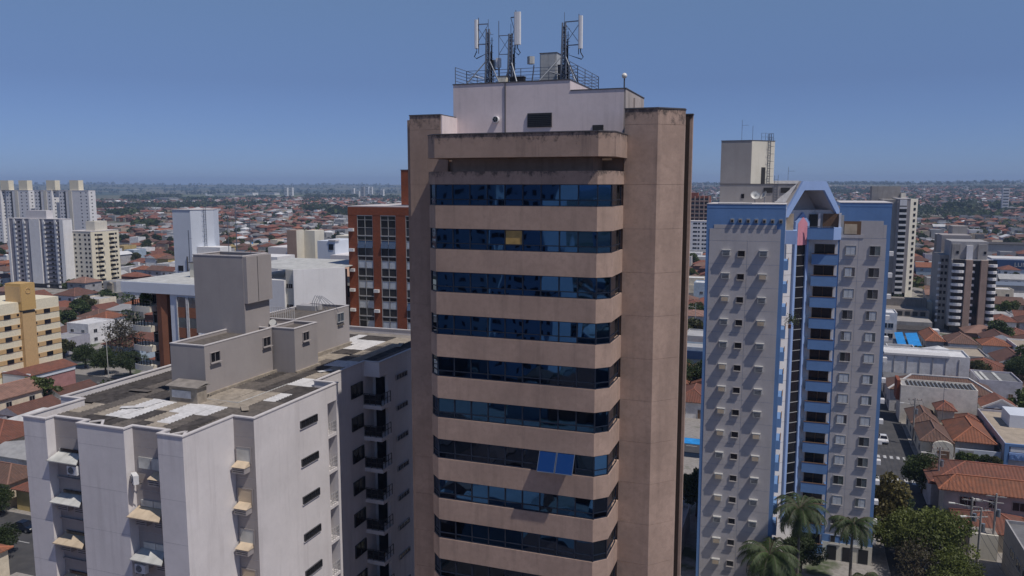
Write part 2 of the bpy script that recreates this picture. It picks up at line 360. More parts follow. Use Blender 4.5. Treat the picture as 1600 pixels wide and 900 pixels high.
# glass: nine panes on the front, one on each chamfer, two on each flank; a vent light under each
NP = 9; pw = (X1-X0)/NP; mt = 0.07
def panebox(w, z0, z1, dep=0.06): return MB().box(-w/2, w/2, -dep, 0, z0, z1)
hm = 0.38
big = {}; 
for key, w in (('f', pw-mt), ('c', CH*1.414-0.10), ('s', 1.50)):
    big[key] = (MB().mat('tower_glass').box(-w/2, w/2, -0.02, 0.02, -GH+hm+mt, -0.03).mesh('window_pane'), MB().mat('tower_glass').box(-w/2, w/2, -0.02, 0.02, -GH+0.03, -GH+hm).mesh('vent_pane'))
rng = random.Random(5)
NG = 11
for i in range(NG):
    z = H - i*PIT
    fr = MB().mat('mullion')
    d = 0.10
    # rails round the bay, then mullions
    for (ax, ay), (bx_, by) in (((X0-CH+d, YB-.4), (X0-CH+d, YF+CH)), ((X0-CH+d, YF+CH+.04), (X0+.04, YF+d)), ((X0, YF+d), (X1, YF+d)), ((X1-.04, YF+d), (X1+CH-d, YF+CH+.04)), ((X1+CH-d, YF+CH), (X1+CH-d, YB-.4))):
        for zz in (-0.02, -GH+0.03, -GH+hm+mt/2): fr.bar((ax, ay, z+zz), (bx_, by, z+zz), 0.07, 0.05)
    for k in range(NP+1): fr.bar((X0+k*pw, YF+d, z-GH), (X0+k*pw, YF+d, z), 0.075, 0.095)
    for xx in (X0-CH+d, X1+CH-d):
        for yy in (YF+CH+.02, YB-.45): fr.bar((xx, yy, z-GH), (xx, yy, z), 0.07, 0.07)
    fr.build('window_frame', T)
    for k in range(NP):
        if i == 6 and k in (6, 7): 
            # the two top-hung sashes stand open
            o = put('open_sash', big['o'][0] if 'o' in big else big.setdefault('o', (MB().mat('open_sash_glass').box(-pw/2+.05, pw/2-.05, -.02, .02, -GH+.06, -.03).mat('rail_steel').box(-pw/2+.02, pw/2-.02, -.04, .03, -GH+.02, -GH+.06).box(-pw/2+.02, -pw/2+.05, -.04, .03, -GH+.02, 0).box(pw/2-.05, pw/2-.02, -.04, .03, -GH+.02, 0).mesh('open_sash'),))[0], T, (X0+(k+.5)*pw, YF-.02, z))
            o.rotation_euler = (R(-28), 0, 0); o['label'] = 'open top-hung sash of bright blue glass'
            continue
        p = (X0+(k+.5)*pw, YF+0.14, z)
        for nm, me in zip(('window_pane', 'vent_pane'), big['f']):
            o = put(nm, me, T, p); o.rotation_euler = (R(rng.uniform(-.35, .35)), 0, R(rng.uniform(-.5, .5)))
    for (cx, cy, rz, key) in ((X0-CH/2+.09, YF+CH/2+.09, -PI/4, 'c'), (X1+CH/2-.09, YF+CH/2+.09, PI/4, 'c'),
                              (X0-CH+.14, YF+CH+.82, -PI/2, 's'), (X1+CH-.14, YF+CH+.82, PI/2, 's')):
        for nm, me in zip(('window_pane', 'vent_pane'), big[key]):
            o = put(nm, me, T, (cx, cy, z)); o.rotation_euler = (0, 0, rz)
bx('yellow_blind', T, 'yellow_poster', X0+4*pw+.06, X0+5*pw-.06, YF+.10, YF+.115, H-PIT-GH+hm+.08, H-PIT-.06)
# pylons in storey-high panels with open joints
def stack(name, pl, z1, mat='tower_render_pylon', inn=None, first=4.0):
    k = 0; z = z1; nxt = H+first-0.05
    while z > 0.1:
        lo = max(0, nxt)
        pr(name, T, mat, pl, lo+0.016, z); z = lo; nxt = (H - k*PIT - 0.02); k += 1
    if inn: pr('pylon_core', T, 'tower_render_crown', inn, 0, z1-.1)
stack('pylon_panel', [(-11.25, 54), (-9.02, 54), (-7.5, 55.52), (-7.5, 56.1), (-9.6, 58), (-11.25, 58)], H+4.98, inn=[(-11.2, 54.03), (-9.03, 54.03), (-7.54, 55.54), (-7.54, 56.05), (-9.65, 57.9), (-11.2, 57.9)])
pr('pylon_capping', T, 'cap_metal', [(-11.28, 53.96), (-9.0, 53.96), (-7.46, 55.5), (-7.46, 56.13), (-9.6, 58), (-11.28, 58)], H+4.98, H+5.06)
stack('pylon_panel', [(-27.3, 54), (-24.8, 54), (-24.8, 58), (-27.3, 58)], H+4.98, inn=[(-27.27, 54.03), (-24.83, 54.03), (-24.83, 57.9), (-27.27, 57.9)])
pr('pylon_capping', T, 'cap_metal', [(-27.33, 53.96), (-24.78, 53.96), (-24.78, 58), (-27.33, 58)], H+4.98, H+5.06)
bx('pylon_infill', T, 'tower_render', -24.8, -24.25, 54.0, 54.3, 0, H+2.2)
bx('side_wall', T, 'pale_render', -24.795, -24.7, 54.05, 56.8, H+2.35, H+4.97)
bx('rear_pylon', T, 'tower_render_pylon', -27.85, -27.3, 54.7, 60, 0, H+4.75)
bx('rear_pylon', T, 'tower_render_pylon', -9.6, -7.14, 57.0, 57.4, 0, H+4.75)
bx('painted_gap_shade', T, 'dark_brown', -9.0, -7.33, 56.9, 57.0, 0, H+4.7); bx('rear_capping', T, 'cap_metal', -9.6, -7.11, 56.88, 57.45, H+4.75, H+4.82)  # dark board imitates the shade in the slot before the rear pylon
bx('back_wing', T, 'tower_render', -26.4, -9.6, 66, 70, 0, H+3)
# penthouse
bx('penthouse', T, 'pale_render', -25.0, -15.85, 56.8, 66, H+2.35, H+7.42)
bx('penthouse_low', T, 'pale_render', -15.85, -11.93, 56.8, 63, H+2.35, H+6.66)
bx('stained_side_wall', T, 'pale_render_stained', -11.93, -11.80, 56.82, 63.8, H+2.35, H+6.64)
bx('downpipe', T, 'pale_render_stained', -11.80, -11.68, 59.6, 59.75, H+2.35, H+6.3)
bx('roof_capping', T, 'cap_metal', -25.04, -15.82, 56.76, 66.02, H+7.42, H+7.5)
bx('roof_capping', T, 'cap_metal', -15.82, -11.76, 56.76, 63.84, H+6.66, H+6.73)
bx('joint_pipe', T, 'cap_metal', -20.83, -20.77, 56.72, 56.8, H+2.35, H+7.42)
lv = bx('louvre_window', T, 'louvre', -19.05, -17.2, 56.70, 56.8, H+4.15, H+5.16)
for k in range(7): bx('slat', lv, 'dark_metal', -19.0, -17.25, 56.66, 56.70, H+4.22+k*.135, H+4.26+k*.135)
bx('vent_opening', T, 'louvre', -14.15, -13.36, 56.74, 56.8, H+3.3, H+4.2)
m = MB().mat('white_plastic').tube([(-21.5, 56.8, H+4.78), (-21.5, 56.5, H+4.78)], 0.24, 14); fan = m.build('exhaust_fan', T)
m = MB().mat('black').tube([(-21.5, 56.5, H+4.78), (-21.5, 56.48, H+4.78)], 0.20, 14); m.build('fan_guard', fan)
m = MB().mat('steel')
for k in range(5): a = k*2*PI/5; m.bar((-21.5, 56.46, H+4.78), (-21.5+.18*math.cos(a), 56.46, H+4.78+.18*math.sin(a)), .05, .02)
m.build('fan_blades', fan)
# railing
rl = MB().mat('rail_steel')
def rail(mb, pts, h, n=5, step=1.0, r=0.035):
    for (a, b) in zip(pts[:-1], pts[1:]):
        a = Vector(a); b = Vector(b)
        for k in range(n): z = h*(k+1)/n; mb.bar(a+Vector((0, 0, z)), b+Vector((0, 0, z)), r, r)
        m_ = max(1, int((b-a).length/step))
        for i in range(m_+1): p = a.lerp(b, i/m_); mb.bar(p, p+Vector((0, 0, h)), r*1.3, r*1.3)
rail(rl, [(-24.9, 65.8, H+7.5), (-24.9, 57.0, H+7.5)], 1.25, step=2.0)
rail(rl, [(-24.9, 65.8, H+7.5), (-15.95, 65.8, H+7.5), (-15.95, 57.0, H+7.5)], 1.25, step=2.0)
rail(rl, [(-24.9, 59.2, H+7.5), (-15.95, 59.2, H+7.5)], 1.25, step=2.0)
rl.build('roof_railing', T)

# ---- on its roof: masts, cabinets, lamp (each a thing)
def mast(label, x, y, hgt, side, ppos, pw_, ph, panel_face, brace=1, z0=H+7.5):
    t = thing('antenna_mast', label, 'antenna mast', (x, y, z0), 0, 'cellular antenna masts on the roof')
    m = MB().mat('rail_steel'); s = 0.2
    for i, j in ((-s, -s), (s, -s), (0, s)): m.bar((x+i, y+j, z0), (x+i*.55, y+j*.55, z0+hgt), .095)
    for k in range(int(hgt/.3)):
        z = z0+k*.3; f = 1-.45*k*.3/hgt
        a = [(x-s*f, y-s*f, z), (x+s*f, y-s*f, z), (x, y+s*f, z)]; b = [(p[0], p[1], z+.3) for p in a]
        for q in range(3): m.bar(a[q], b[(q+1) % 3], .05); m.bar(a[q], a[(q+1) % 3], .05)
    m.build('lattice', t)
    m = MB().mat('rail_steel')
    for k in range(int(hgt/.45)): m.bar((x+.1, y-.15, z0+.3+k*.45), (x+.5, y-.22, z0+.3+k*.45), .025)
    m.build('climbing_pegs', t)
    m = MB().mat('rail_steel'); px, pz = ppos
    for zz in (.3, ph-.35): m.bar((x, y, pz+zz), (px, y-.1, pz+zz), .07)
    m.bar((x, y, pz+.3), (px, y-.1, pz+ph-.4), .035); m.bar((x, y, pz+ph-.4), (px, y-.1, pz+.3), .035)
    m.tube([(px+side*.16, y-.05, pz-.4), (px+side*.16, y-.05, pz+ph+.15)], .035, 6)
    m.build('antenna_bracket', t)
    m = MB().mat('white_plastic'); d = .12
    n = 10; ring = []
    wx, wy = pw_/2, d
    pl = [(px+wx*math.copysign(abs(math.cos(a))**.5, math.cos(a)), y-.12+wy*math.copysign(abs(math.sin(a))**.5, math.sin(a))) for a in [2*PI*(k+.5)/n for k in range(n)]]
    m.prism(pl, pz, pz+ph); m.build('panel_antenna', t)
    m = MB().mat('black'); m.tube([(px, y-.1, pz), (px, y-.1, pz-.25), (px-side*.2, y-.05, pz-.6), (px-side*.05-.0, y, pz-.75), (x+.1, y, pz-.3), (x+.18, y, z0+.1)], .04, 6); m.build('feeder_cable', t)
    for (dx, dy) in brace:
        MB().mat('steel').tube([(x, y, z0+hgt*.5), (x+dx, y+dy, z0)], .05, 6).build('brace', t)
        MB().mat('rail_steel').tube([(x, y, z0+hgt*.12), (x+dx*.62, y+dy*.62, z0+hgt*.19)], .035, 6).build('strut', t)
    m = MB().mat('black')
    for q in range(4): m.tube([(x+.12+q*.05, y+.1, z0), (x+.10+q*.05, y+.12, z0+hgt*(.5+.12*q))], .03, 5)
    m.tube([(x-.25, y+.15, z0), (x-.25, y+.15, z0+hgt*.8)], .035, 5); m.build('cable_run', t)
    m = MB().mat('steel')
    for q in range(5): m.box(x-.16, x+.16, y-.16, y+.16, z0+hgt*(.25+.17*q), z0+hgt*(.25+.17*q)+.07)
    m.build('clamp', t)
    MB().mat('rail_steel').tube([(x, y, z0+hgt), (x, y, z0+hgt+.75)], .02, 5).build('lightning_rod', t)
    return t
mast('left end antenna mast on the tower roof, white panel on its left', -23.15, 59.4, 4.35, 1, (-24.1, H+10.45), .26, 2.15, 0, [(-1.6, -1.0), (1.4, -1.2), (.4, 2)])
mast('lattice antenna mast in the middle of the tower roof with the widest white panel antenna', -21.3, 59.4, 3.9, -1, (-20.72, H+10.55), .52, 2.4, 0, [(1.0, -1.4), (-.3, 2), (-1.0, 1.0)])
t3 = mast('right end antenna mast on the tower roof, narrow white panel on its right', -17.0, 59.2, 4.4, -1, (-15.72, H+9.95), .30, 2.35, 0, [(-1.6, -1.4), (1.2, -1.2), (1.0, .6)])
t = thing('whip_antenna', 'thin dark dipole pole on brackets left of the middle antenna mast', 'antenna', (-22.3, 59.4, H+7.5))
m = MB().mat('rail_steel'); m.tube([(-22.3, 59.4, H+7.5), (-22.3, 59.4, H+7.9), (-22.35, 59.4, H+9.2)], .02, 5); m.tube([(-22.25, 59.3, H+9.0), (-22.25, 59.3, H+12.4)], .03, 5)
for z in (9.9, 11.3): m.bar((-22.25, 59.3, H+z), (-21.3, 59.4, H+z), .05)
m.bar((-22.25, 59.3, H+11.3), (-21.3, 59.4, H+9.9), .03); m.bar((-22.25, 59.3, H+9.9), (-21.3, 59.4, H+11.3), .03); m.build('pole', t)
t = thing('radio_unit', 'small white radio unit on a short pole between the left and middle masts', 'radio unit', (-22.45, 59.9, H+7.5))
MB().mat('rail_steel').tube([(-22.45, 59.9, H+7.5), (-22.45, 59.9, H+9.7)], .05, 6).bar((-22.45, 59.9, H+8.9), (-22.9, 59.9, H+8.9), .05).build('pole', t)
bx('housing', t, 'white_plastic', -22.62, -22.25, 59.6, 59.85, H+9.0, H+9.7); bx('amplifier', t, 'steel', -23.0, -22.75, 59.7, 59.95, H+8.8, H+9.6)
t = thing('horn_antenna', 'pale horn antenna on a pole right of the middle mast', 'antenna', (-19.9, 60.2, H+7.5))  # octagonal horn antenna on a bent pole, not a lamp
MB().mat('rail_steel').tube([(-19.9, 60.2, H+7.5), (-19.75, 60.2, H+8.6), (-19.7, 60.2, H+9.1)], .05, 6).build('pole', t)
MB().mat('light_grey_metal').prism([(-19.95+.3*math.cos(a), 60.2+.3*math.sin(a)) for a in [k*PI/4 for k in range(8)]], H+9.2, H+9.75).build('horn', t)
def cabinet(name, label, x0, x1, y0, y1, z0, z1, mat):
    t = thing(name, label, 'equipment cabinet', ((x0+x1)/2, (y0+y1)/2, z0))
    b = bx('body', t, mat, x0, x1, y0, y1, z0, z1); bx('lid', t, 'cap_metal', x0-.04, x1+.04, y0-.04, y1+.04, z1, z1+.05)
    bx('door', t, mat, x0+.08, (x0+x1)/2-.01, y0-.03, y0, z0+.12, z1-.1); bx('door', t, mat, (x0+x1)/2+.01, x1-.08, y0-.03, y0, z0+.12, z1-.1)
cabinet('equipment_cabinet', 'tall pale grey equipment cabinet between the middle and right masts', -19.35, -18.0, 60.6, 61.8, H+7.5, H+10.0, 'light_grey_metal')
cabinet('equipment_cabinet', 'dark grey cabinet behind the foot of the right antenna mast', -17.7, -17.0, 59.9, 60.6, H+7.5, H+8.95, 'dark_metal')
cabinet('battery_box', 'low beige and black box at the foot of the middle antenna mast', -22.1, -21.4, 58.6, 59.0, H+7.5, H+8.15, 'cream_render')
cabinet('battery_box', 'low black box just right of the beige box below the middle mast', -21.1, -20.0, 58.6, 59.1, H+7.5, H+8.05, 'black')
t = thing('globe_lamp', 'white globe lamp on a thin pole on the lower roof step', 'lamp', (-11.75, 57.2, H+6.73))
MB().mat('dark_metal').tube([(-12.0, 57.2, H+6.73), (-12.0, 57.2, H+7.55)], .05, 6).build('pole', t)
MB().mat('lamp_glass').tube([(-12.0, 57.2, H+7.4+z) for z in (0, .05, .13, .2, .27, .35, .4)], [.02, .13, .18, .2, .18, .13, .02], 12).build('globe', t, smooth=True)
# ================================================================== pale apartment block at the left, close to the camera
A = thing('apartment_building', 'pale lilac apartment block, nearest building on the left, patched corrugated roof', 'apartment building', (-42, 56, 0))
PT = H-15.4
OUT = [(-48.45, 38.07), (-46.45, 38.07), (-46.45, 38.75), (-43.72, 38.75), (-43.72, 38.07), (-39.8, 38.07), (-39.8, 38.8), (-37.12, 38.8), (-37.12, 38.07), (-35.15, 38.07), (-35.15, 42.8), (-33.5, 42.8),
       (-33.5, 51.6), (-34.9, 51.6), (-34.9, 52.85), (-33.5, 52.85), (-33.5, 53.15), (-35.4, 53.15), (-35.4, 60.5), (-35.4, 62.0), (-33.9, 62.0), (-33.9, 75.5), (-50.4, 75.5), (-50.4, 42.7), (-48.45, 42.7)]
OUTP = [p for p in OUT if p not in ((-34.9, 51.6), (-34.9, 52.85), (-33.5, 51.6), (-33.5, 52.85), (-35.4, 62.0), (-33.9, 62.0))]
OUTP.insert(OUTP.index((-35.4, 60.5))+1, (-33.9, 60.5))
pr('wall', A, 'lilac_render', OUT, 0, PT-1.35)
pr('wall_head', A, 'lilac_render', OUTP, PT-1.35, PT-0.62)
def ringwall(pl, t, z0, z1, name, mat, par, out=0.0):
    """parapet following the outline (counter-clockwise), thickness t inwards"""
    n = len(pl); off = []
    for i in range(n):
        p0, p1, p2 = Vector(pl[i-1]), Vector(pl[i]), Vector(pl[(i+1) % n])
        d1 = (p1-p0).normalized(); d2 = (p2-p1).normalized(); n1 = Vector((-d1.y, d1.x)); n2 = Vector((-d2.y, d2.x))
        k = (n1+n2)/(1+n1.dot(n2)); off.append((p1+k*t, p1-k*out))
    m = MB().mat(mat)
    for i in range(n):
        j = (i+1) % n; a, b = off[i][1], off[j][1]; c, d = off[j][0], off[i][0]
        k = len(m.v); m.v += [(*a, z0), (*b, z0), (*c, z0), (*d, z0), (*a, z1), (*b, z1), (*c, z1), (*d, z1)]
        for q in ((0, 1, 5, 4), (2, 3, 7, 6), (4, 5, 6, 7), (3, 2, 1, 0)): m.face(None, [k+x for x in q])
    return m.build(name, par)
ringwall(OUTP, 0.16, PT-0.62, PT-0.06, 'parapet', 'lilac_render', A)
ringwall(OUTP, 0.22, PT-0.06, PT+0.02, 'coping', 'coping', A, out=0.05)
def inpoly(x, y, pl):
    r = False
    for i in range(len(pl)):
        (x1, y1), (x2, y2) = pl[i-1], pl[i]
        if (y1 > y) != (y2 > y) and x < (x2-x1)*(y-y1)/(y2-y1)+x1: r = not r
    return r
# corrugated sheets; the corrugations run across the block, several sheets were replaced in white or left clean
def sheet(w, l, mat):
    m = MB().mat(mat); n = 14
    for k in range(n):
        a = -l/2+l*k/n; b = a+l/n; z0 = .06 if k % 2 else 0; z1 = 0 if k % 2 else .06
        m.poly([(-w/2, a, z0), (w/2, a, z0), (w/2, b, z1), (-w/2, b, z1)])
    m.box(-w/2, w/2, -l/2, l/2, -.04, -.01, skip='t'); return m.mesh('roof_sheet')
SW, SL = 1.12, 2.3
SH = {k: sheet(SW+.04, SL+.04, 'sheet_'+k) for k in ('dark', 'brown', 'beige', 'white')}
rs = random.Random(11)
WHITE = [(-44.9, -42.6, 41.3, 45.5), (-42.8, -41.2, 43.0, 44.4), (-41.2, -37.8, 43.5, 45.0), (-40.4, -39.0, 41.3, 43.6), (-37.0, -35.2, 48.4, 50.4), (-38.3, -35.6, 53.2, 55.6), (-38.5, -36.2, 60.6, 62.4), (-42.0, -39.2, 66.4, 70.4), (-36.3, -34.0, 65.5, 67.4), (-39.6, -38.0, 57.2, 58.3), (-43.0, -42.0, 69.6, 73.0)]
BEIGE = [(-46.2, -41.5, 44.3, 45.6), (-41.5, -37.2, 45.0, 51.0), (-40.5, -37.4, 40.0, 42.2), (-41.2, -38.0, 59.8, 64.6), (-38.6, -36.8, 64.0, 73.5), (-39.0, -37.3, 54.5, 56.0), (-47.5, -44, 42.0, 43.0)]
y = 38.9
CK = [[rs.choice(('dark', 'dark', 'dark', 'brown', 'brown', 'beige') if c_ % 5 in (1, 2) else ('dark', 'dark', 'dark', 'brown')) for q in range(9)] for c_ in range(17)]
PENT = [(-44.75, -41.55, 47.7, 60), (-47.8, -39.4, 54, 75)]
while y < 75:
    x = -50.2
    while x < -33.6:
        cx, cy = x+SW/2, y+SL/2
        ok = all(inpoly(cx+dx, cy+dy, OUTP) for dx in (-SW*.45, SW*.45) for dy in (-SL*.45, SL*.45))
        if ok and not (-44.5 < cx < -41.8 and 48 < cy < 69) and not (-47.6 < cx < -42.8 and 54.2 < cy < 57.2):
            k = CK[int((x+60)/SW) % 17][int((y+rs.random())/5.2) % 9]
            if any(a < cx < b and c < cy < d for a, b, c, d in BEIGE): k = 'beige' if rs.random() < .85 else 'brown'
            if any(a < cx < b and c < cy < d for a, b, c, d in WHITE): k = 'white'
            o = put('roof_sheet', SH[k], A, (cx, cy, PT-.50+.02*(int((x+60)/SW) % 2)+rs.uniform(0, .012))); o.rotation_euler = (R(.3*rs.uniform(-1, 1)), R(.3*rs.uniform(-1, 1)), 0)
        x += SW
    y += SL
MB().mat('slab').poly([(x, y, PT-0.6) for x, y in OUTP]).build('roof_deck', A)
# rooftop volumes
ZP = H-12.0
def vol(x0, x1, y0, y1, z1, mat='taupe_render', z0=PT-.6, name='stair_house', tank=True):
    bx(name, A, mat, x0, x1, y0, y1, z0, z1-.35)
    m = rect_ring(MB().mat(mat), x0, x1, y0, y1, z1-.35, z1-.05, .14); m.build(name+'_parapet', A)
    m = rect_ring(MB().mat('coping'), x0-.03, x1+.03, y0-.03, y1+.03, z1-.05, z1+.02, .2); m.build(name+'_coping', A)
    bx(name+'_roof', A, 'sheet_brown', x0+.14, x1-.14, y0+.14, y1-.14, z1-.35, z1-.30)
vol(-44.75, -41.55, 47.72, 55.9, ZP); vol(-41.95, -39.5, 56.2, 59.6, ZP-.02); vol(-46.5, -41.96, 59.9, 69.0, ZP+.02)
bx('stair_house', A, 'taupe_render', -44.4, -41.96, 55.9, 59.9, PT-.6, ZP-.4)
vol(-47.7, -42.7, 54.0, 57.3, H-5.82, name='water_tower', z0=ZP-.5)
bx('water_tower_ledge', A, 'taupe_render', -42.7, -42.35, 54.02, 57.3, H-9.75, H-5.9); bx('water_tower_joint', A, 'cap_metal', -42.35, -42.33, 55.4, 55.46, H-9.7, H-5.95)
# plinth ledges of the stair houses
for b in ((-41.55, -41.35, 47.6, 56.2), (-39.5, -39.3, 56.1, 59.7), (-41.96, -41.76, 59.7, 69.1)): bx('flashing', A, 'sheet_beige', *b, PT-.6, PT-.28)
bx('flashing', A, 'sheet_beige', -44.9, -41.35, 47.4, 47.72, PT-.6, PT-.3)
for (X, y0, y1, z) in ((-41.55, 48.3, 49.3, -13.42), (-41.55, 54.65, 55.6, -13.42), (-39.5, 57.35, 58.2, -13.3)):
    windows(A, 'e', X, [(y0+y1)/2], [H+z], y1-y0, .72, 'smoke_glass', 'taupe_render', sill=True, cross=1, t=.03)
windows(A, 'e', -41.96, [67.3], [H-13.35], 1.1, .8, 'grey_glass', 'window_frame_white', cross=1)
t = bx('vent_sill', A, 'sheet_brown', -41.9, -41.8, 66.8, 67.8, H-13.75, H-13.6)
# small hatch house on the roof
b = bx('hatch_house', A, 'sheet_beige', -43.05, -40.55, 45.6, 46.6, PT-.6, H-14.62)
m = MB().mat('slab').poly([(-43.25, 45.4, H-14.62), (-40.35, 45.4, H-14.62), (-40.35, 46.8, H-14.42), (-43.25, 46.8, H-14.42)]); m.box(-43.25, -40.35, 45.4, 46.8, H-14.66, H-14.62); m.build('lid', b)
bx('hatch_louvre', b, 'sheet_white', -42.8, -41.1, 45.55, 45.6, H-15.5, H-14.95)
# skylight pieces by the front corner
for pts in ([(-44.3, 38.7), (-43.3, 39.8), (-42.3, 38.7)], [(-37.0, 38.5), (-36.3, 39.7), (-35.6, 38.5)]):
    m = MB().mat('coping')
    for a, b_ in zip(pts[:-1], pts[1:]): m.bar((*a, PT-.28), (*b_, PT-.28), .16, .08)
    m.build('roof_flashing', A)
# horizontal joints on the flat fronts, one per storey
jm = MB().mat('grey_wall'); n = 0
FL = 2.88
for k in range(13):
    z = PT-1.35-k*FL-.01
    for a, b_ in ((-48.45, -46.45), (-43.72, -39.8), (-37.12, -35.15)): jm.box(a+.01, b_-.01, 38.066, 38.07, z, z+.014)
jm.build('storey_joint', A)
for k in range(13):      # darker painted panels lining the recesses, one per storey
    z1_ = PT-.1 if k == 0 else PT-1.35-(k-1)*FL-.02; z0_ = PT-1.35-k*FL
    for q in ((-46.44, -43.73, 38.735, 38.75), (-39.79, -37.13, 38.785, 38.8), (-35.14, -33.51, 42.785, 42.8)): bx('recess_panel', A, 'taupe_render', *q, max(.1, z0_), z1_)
# front recesses: awnings, air conditioner boxes, shutters
def awning(x0, x1, zt, zb, yt, yb, mat, hips=True):
    m = MB().mat(mat); n = 6; w = (x1-x0)
    xr = x1-(0.55 if hips else 0)
    for k in range(n):
        a, b_ = x0+w*k/n, x0+w*(k+1)/n; dz = .012*(k % 2)
        ta, tb = min(a+.12, xr), min(b_+.12, xr)
        m.poly([(a, yb, zb+dz), (b_, yb, zb+dz), (tb, yt, zt+dz), (ta, yt, zt+dz)]); 
    m.poly([(x0, yb, zb-.04), (x0+.12, yt, zt-.04), (xr, yt, zt-.04), (x1, yb, zb-.04)])
    m.box(x0, x1, yb-.02, yb, zb-.05, zb+.015)
    return m.build('awning', A)
def acbox(x0, x1, y0, y1, z0, z1, mat='taupe_render', lid='shutter_cream'):
    b = MB().mat(mat).box(x0, x1, y0, y1, z0, z1).build('conditioner_box', A)
    m = MB().mat(lid).poly([(x0-.04, y0-.04, z1+.02), (x1+.04, y0-.04, z1+.02), (x1-.02, y1, z1+.32), (x0+.02, y1, z1+.32)]); m.box(x0-.04, x1+.04, y0-.04, y1, z1, z1+.018)
    m.poly([(x1+.04, y0-.04, z1+.018), (x1+.04, y1, z1+.018), (x1-.02, y1, z1+.32)]); m.build('lid', b)
    m = MB().mat('black')
    for k in range(3): m.box(x0+.06, x1-.06, y0-.012, y0, z0+.1+k*.13, z0+.14+k*.13)
    m.build('grille', b)
for k in range(12):
    z = H-17.75-k*FL
    # left recess
    bx('shutter', A, 'shutter_grey', -46.1, -44.0, 38.67, 38.73, z-.02, z+.15)
    bx('window', A, 'smoke_glass', -46.0, -44.1, 38.64, 38.7, z+.0, z+.2)
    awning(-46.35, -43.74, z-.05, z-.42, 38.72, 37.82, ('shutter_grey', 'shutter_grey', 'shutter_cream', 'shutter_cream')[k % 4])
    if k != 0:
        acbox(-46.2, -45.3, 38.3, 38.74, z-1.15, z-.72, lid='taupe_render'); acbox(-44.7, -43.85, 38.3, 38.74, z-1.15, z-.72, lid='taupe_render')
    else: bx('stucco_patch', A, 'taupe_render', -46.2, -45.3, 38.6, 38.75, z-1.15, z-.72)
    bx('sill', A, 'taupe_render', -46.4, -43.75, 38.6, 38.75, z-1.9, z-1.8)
    # middle recess
    z2 = z-.05
    bx('shutter', A, 'shutter_grey', -39.4, -37.4, 38.72, 38.78, z2-.35 if k == 0 else z2-.02, z2+.4); bx('shutter_rail', A, 'taupe_render', -38.42, -38.38, 38.70, 38.72, z2-.35 if k == 0 else z2-.02, z2+.4)
    if k != 0: awning(-39.75, -37.14, z2-.05, z2-.45, 38.78, 37.82, ('shutter_grey', 'shutter_cream', 'shutter_grey', 'shutter_cream')[k % 4])
    if k == 0: acbox(-38.2, -37.3, 38.2, 38.79, z2-1.2, z2-.78, lid='shutter_cream')
    else:
        acbox(-39.55, -38.7, 38.35, 38.79, z2-1.2, z2-.78, lid='taupe_render'); acbox(-38.05, -37.25, 38.35, 38.79, z2-1.2, z2-.78, lid='taupe_render')
    # recess on the right flank
    z3 = H-17.5-k*FL
    sh_ = bx('shutter', A, ('shutter_grey', 'shutter_cream')[k % 2], -34.95, -33.85, 42.74, 42.78, z3-1.05, z3); 
    m = MB().mat('taupe_render'); m.box(-35.02, -33.78, 42.71, 42.74, z3, z3+.05); m.box(-35.02, -34.95, 42.71, 42.74, z3-1.05, z3); m.box(-33.85, -33.78, 42.71, 42.74, z3-1.05, z3); m.build('shutter_frame', sh_)
    acbox(-34.95, -33.95, 42.2, 42.78, z3-1.65, z3-1.25, lid='shutter_cream', mat='taupe_render')
sm_ = MB().mat('coping')
for k in range(12): z = H-17.62-k*2.88; sm_.box(-33.5, -33.4, 47.9, 50.1, z-.09, z-.03)
sm_.build('window_sills', A)
# flank windows
windows(A, 'e', -33.5, [49.02], [H-17.62-k*FL for k in range(12)], 2.1, .5, 'dark_glass', 'dark_metal', cross=3, sill=False, t=.025)
win = windows(A, 'e', -35.4, [59.1], [H-18.25-k*FL for k in range(12)], 1.8, 1.15, 'smoke_glass', 'dark_metal', cross=1, t=.03)
windows(A, 'e', -33.9, [64.5], [H-17.65-k*FL for k in range(12)], 2.1, .42, 'smoke_glass', 'grey_wall', cross=3, t=.03)
for k in range(12):
    z = H-16.75-k*FL
    # narrow laundry balcony in the white flank
    b = bx('laundry_balcony', A, 'lilac_render', -34.9, -33.52, 51.62, 52.83, z-2.8, z-2.55)
    rail(rm := MB().mat('window_frame_white'), [(-33.56, 51.65, z-2.55), (-33.56, 52.8, z-2.55)], .95, n=3, step=.25, r=.03); rm.build('balustrade', b)
    # corner balcony
    bx('balcony_soffit', A, 'grey_wall', -35.3, -33.92, 60.5, 61.9, z-.02, z)
    b = bx('balcony', A, 'lilac_render', -35.4, -33.6, 60.2, 61.98, z-2.85, z-2.5)
    bx('balcony_door', A, 'smoke_glass', -35.1, -34.2, 61.92, 62.0, z-2.45, z-.3)
    rail(rm := MB().mat('dark_metal'), [(-35.35, 60.25, z-2.5), (-33.65, 60.25, z-2.5), (-33.65, 61.95, z-2.5)], 1.0, n=2, step=.5, r=.04); rm.build('balustrade', b)
    bx('balustrade_glass', b, 'smoke_glass', -35.3, -33.7, 60.26, 60.28, z-2.4, z-1.6)
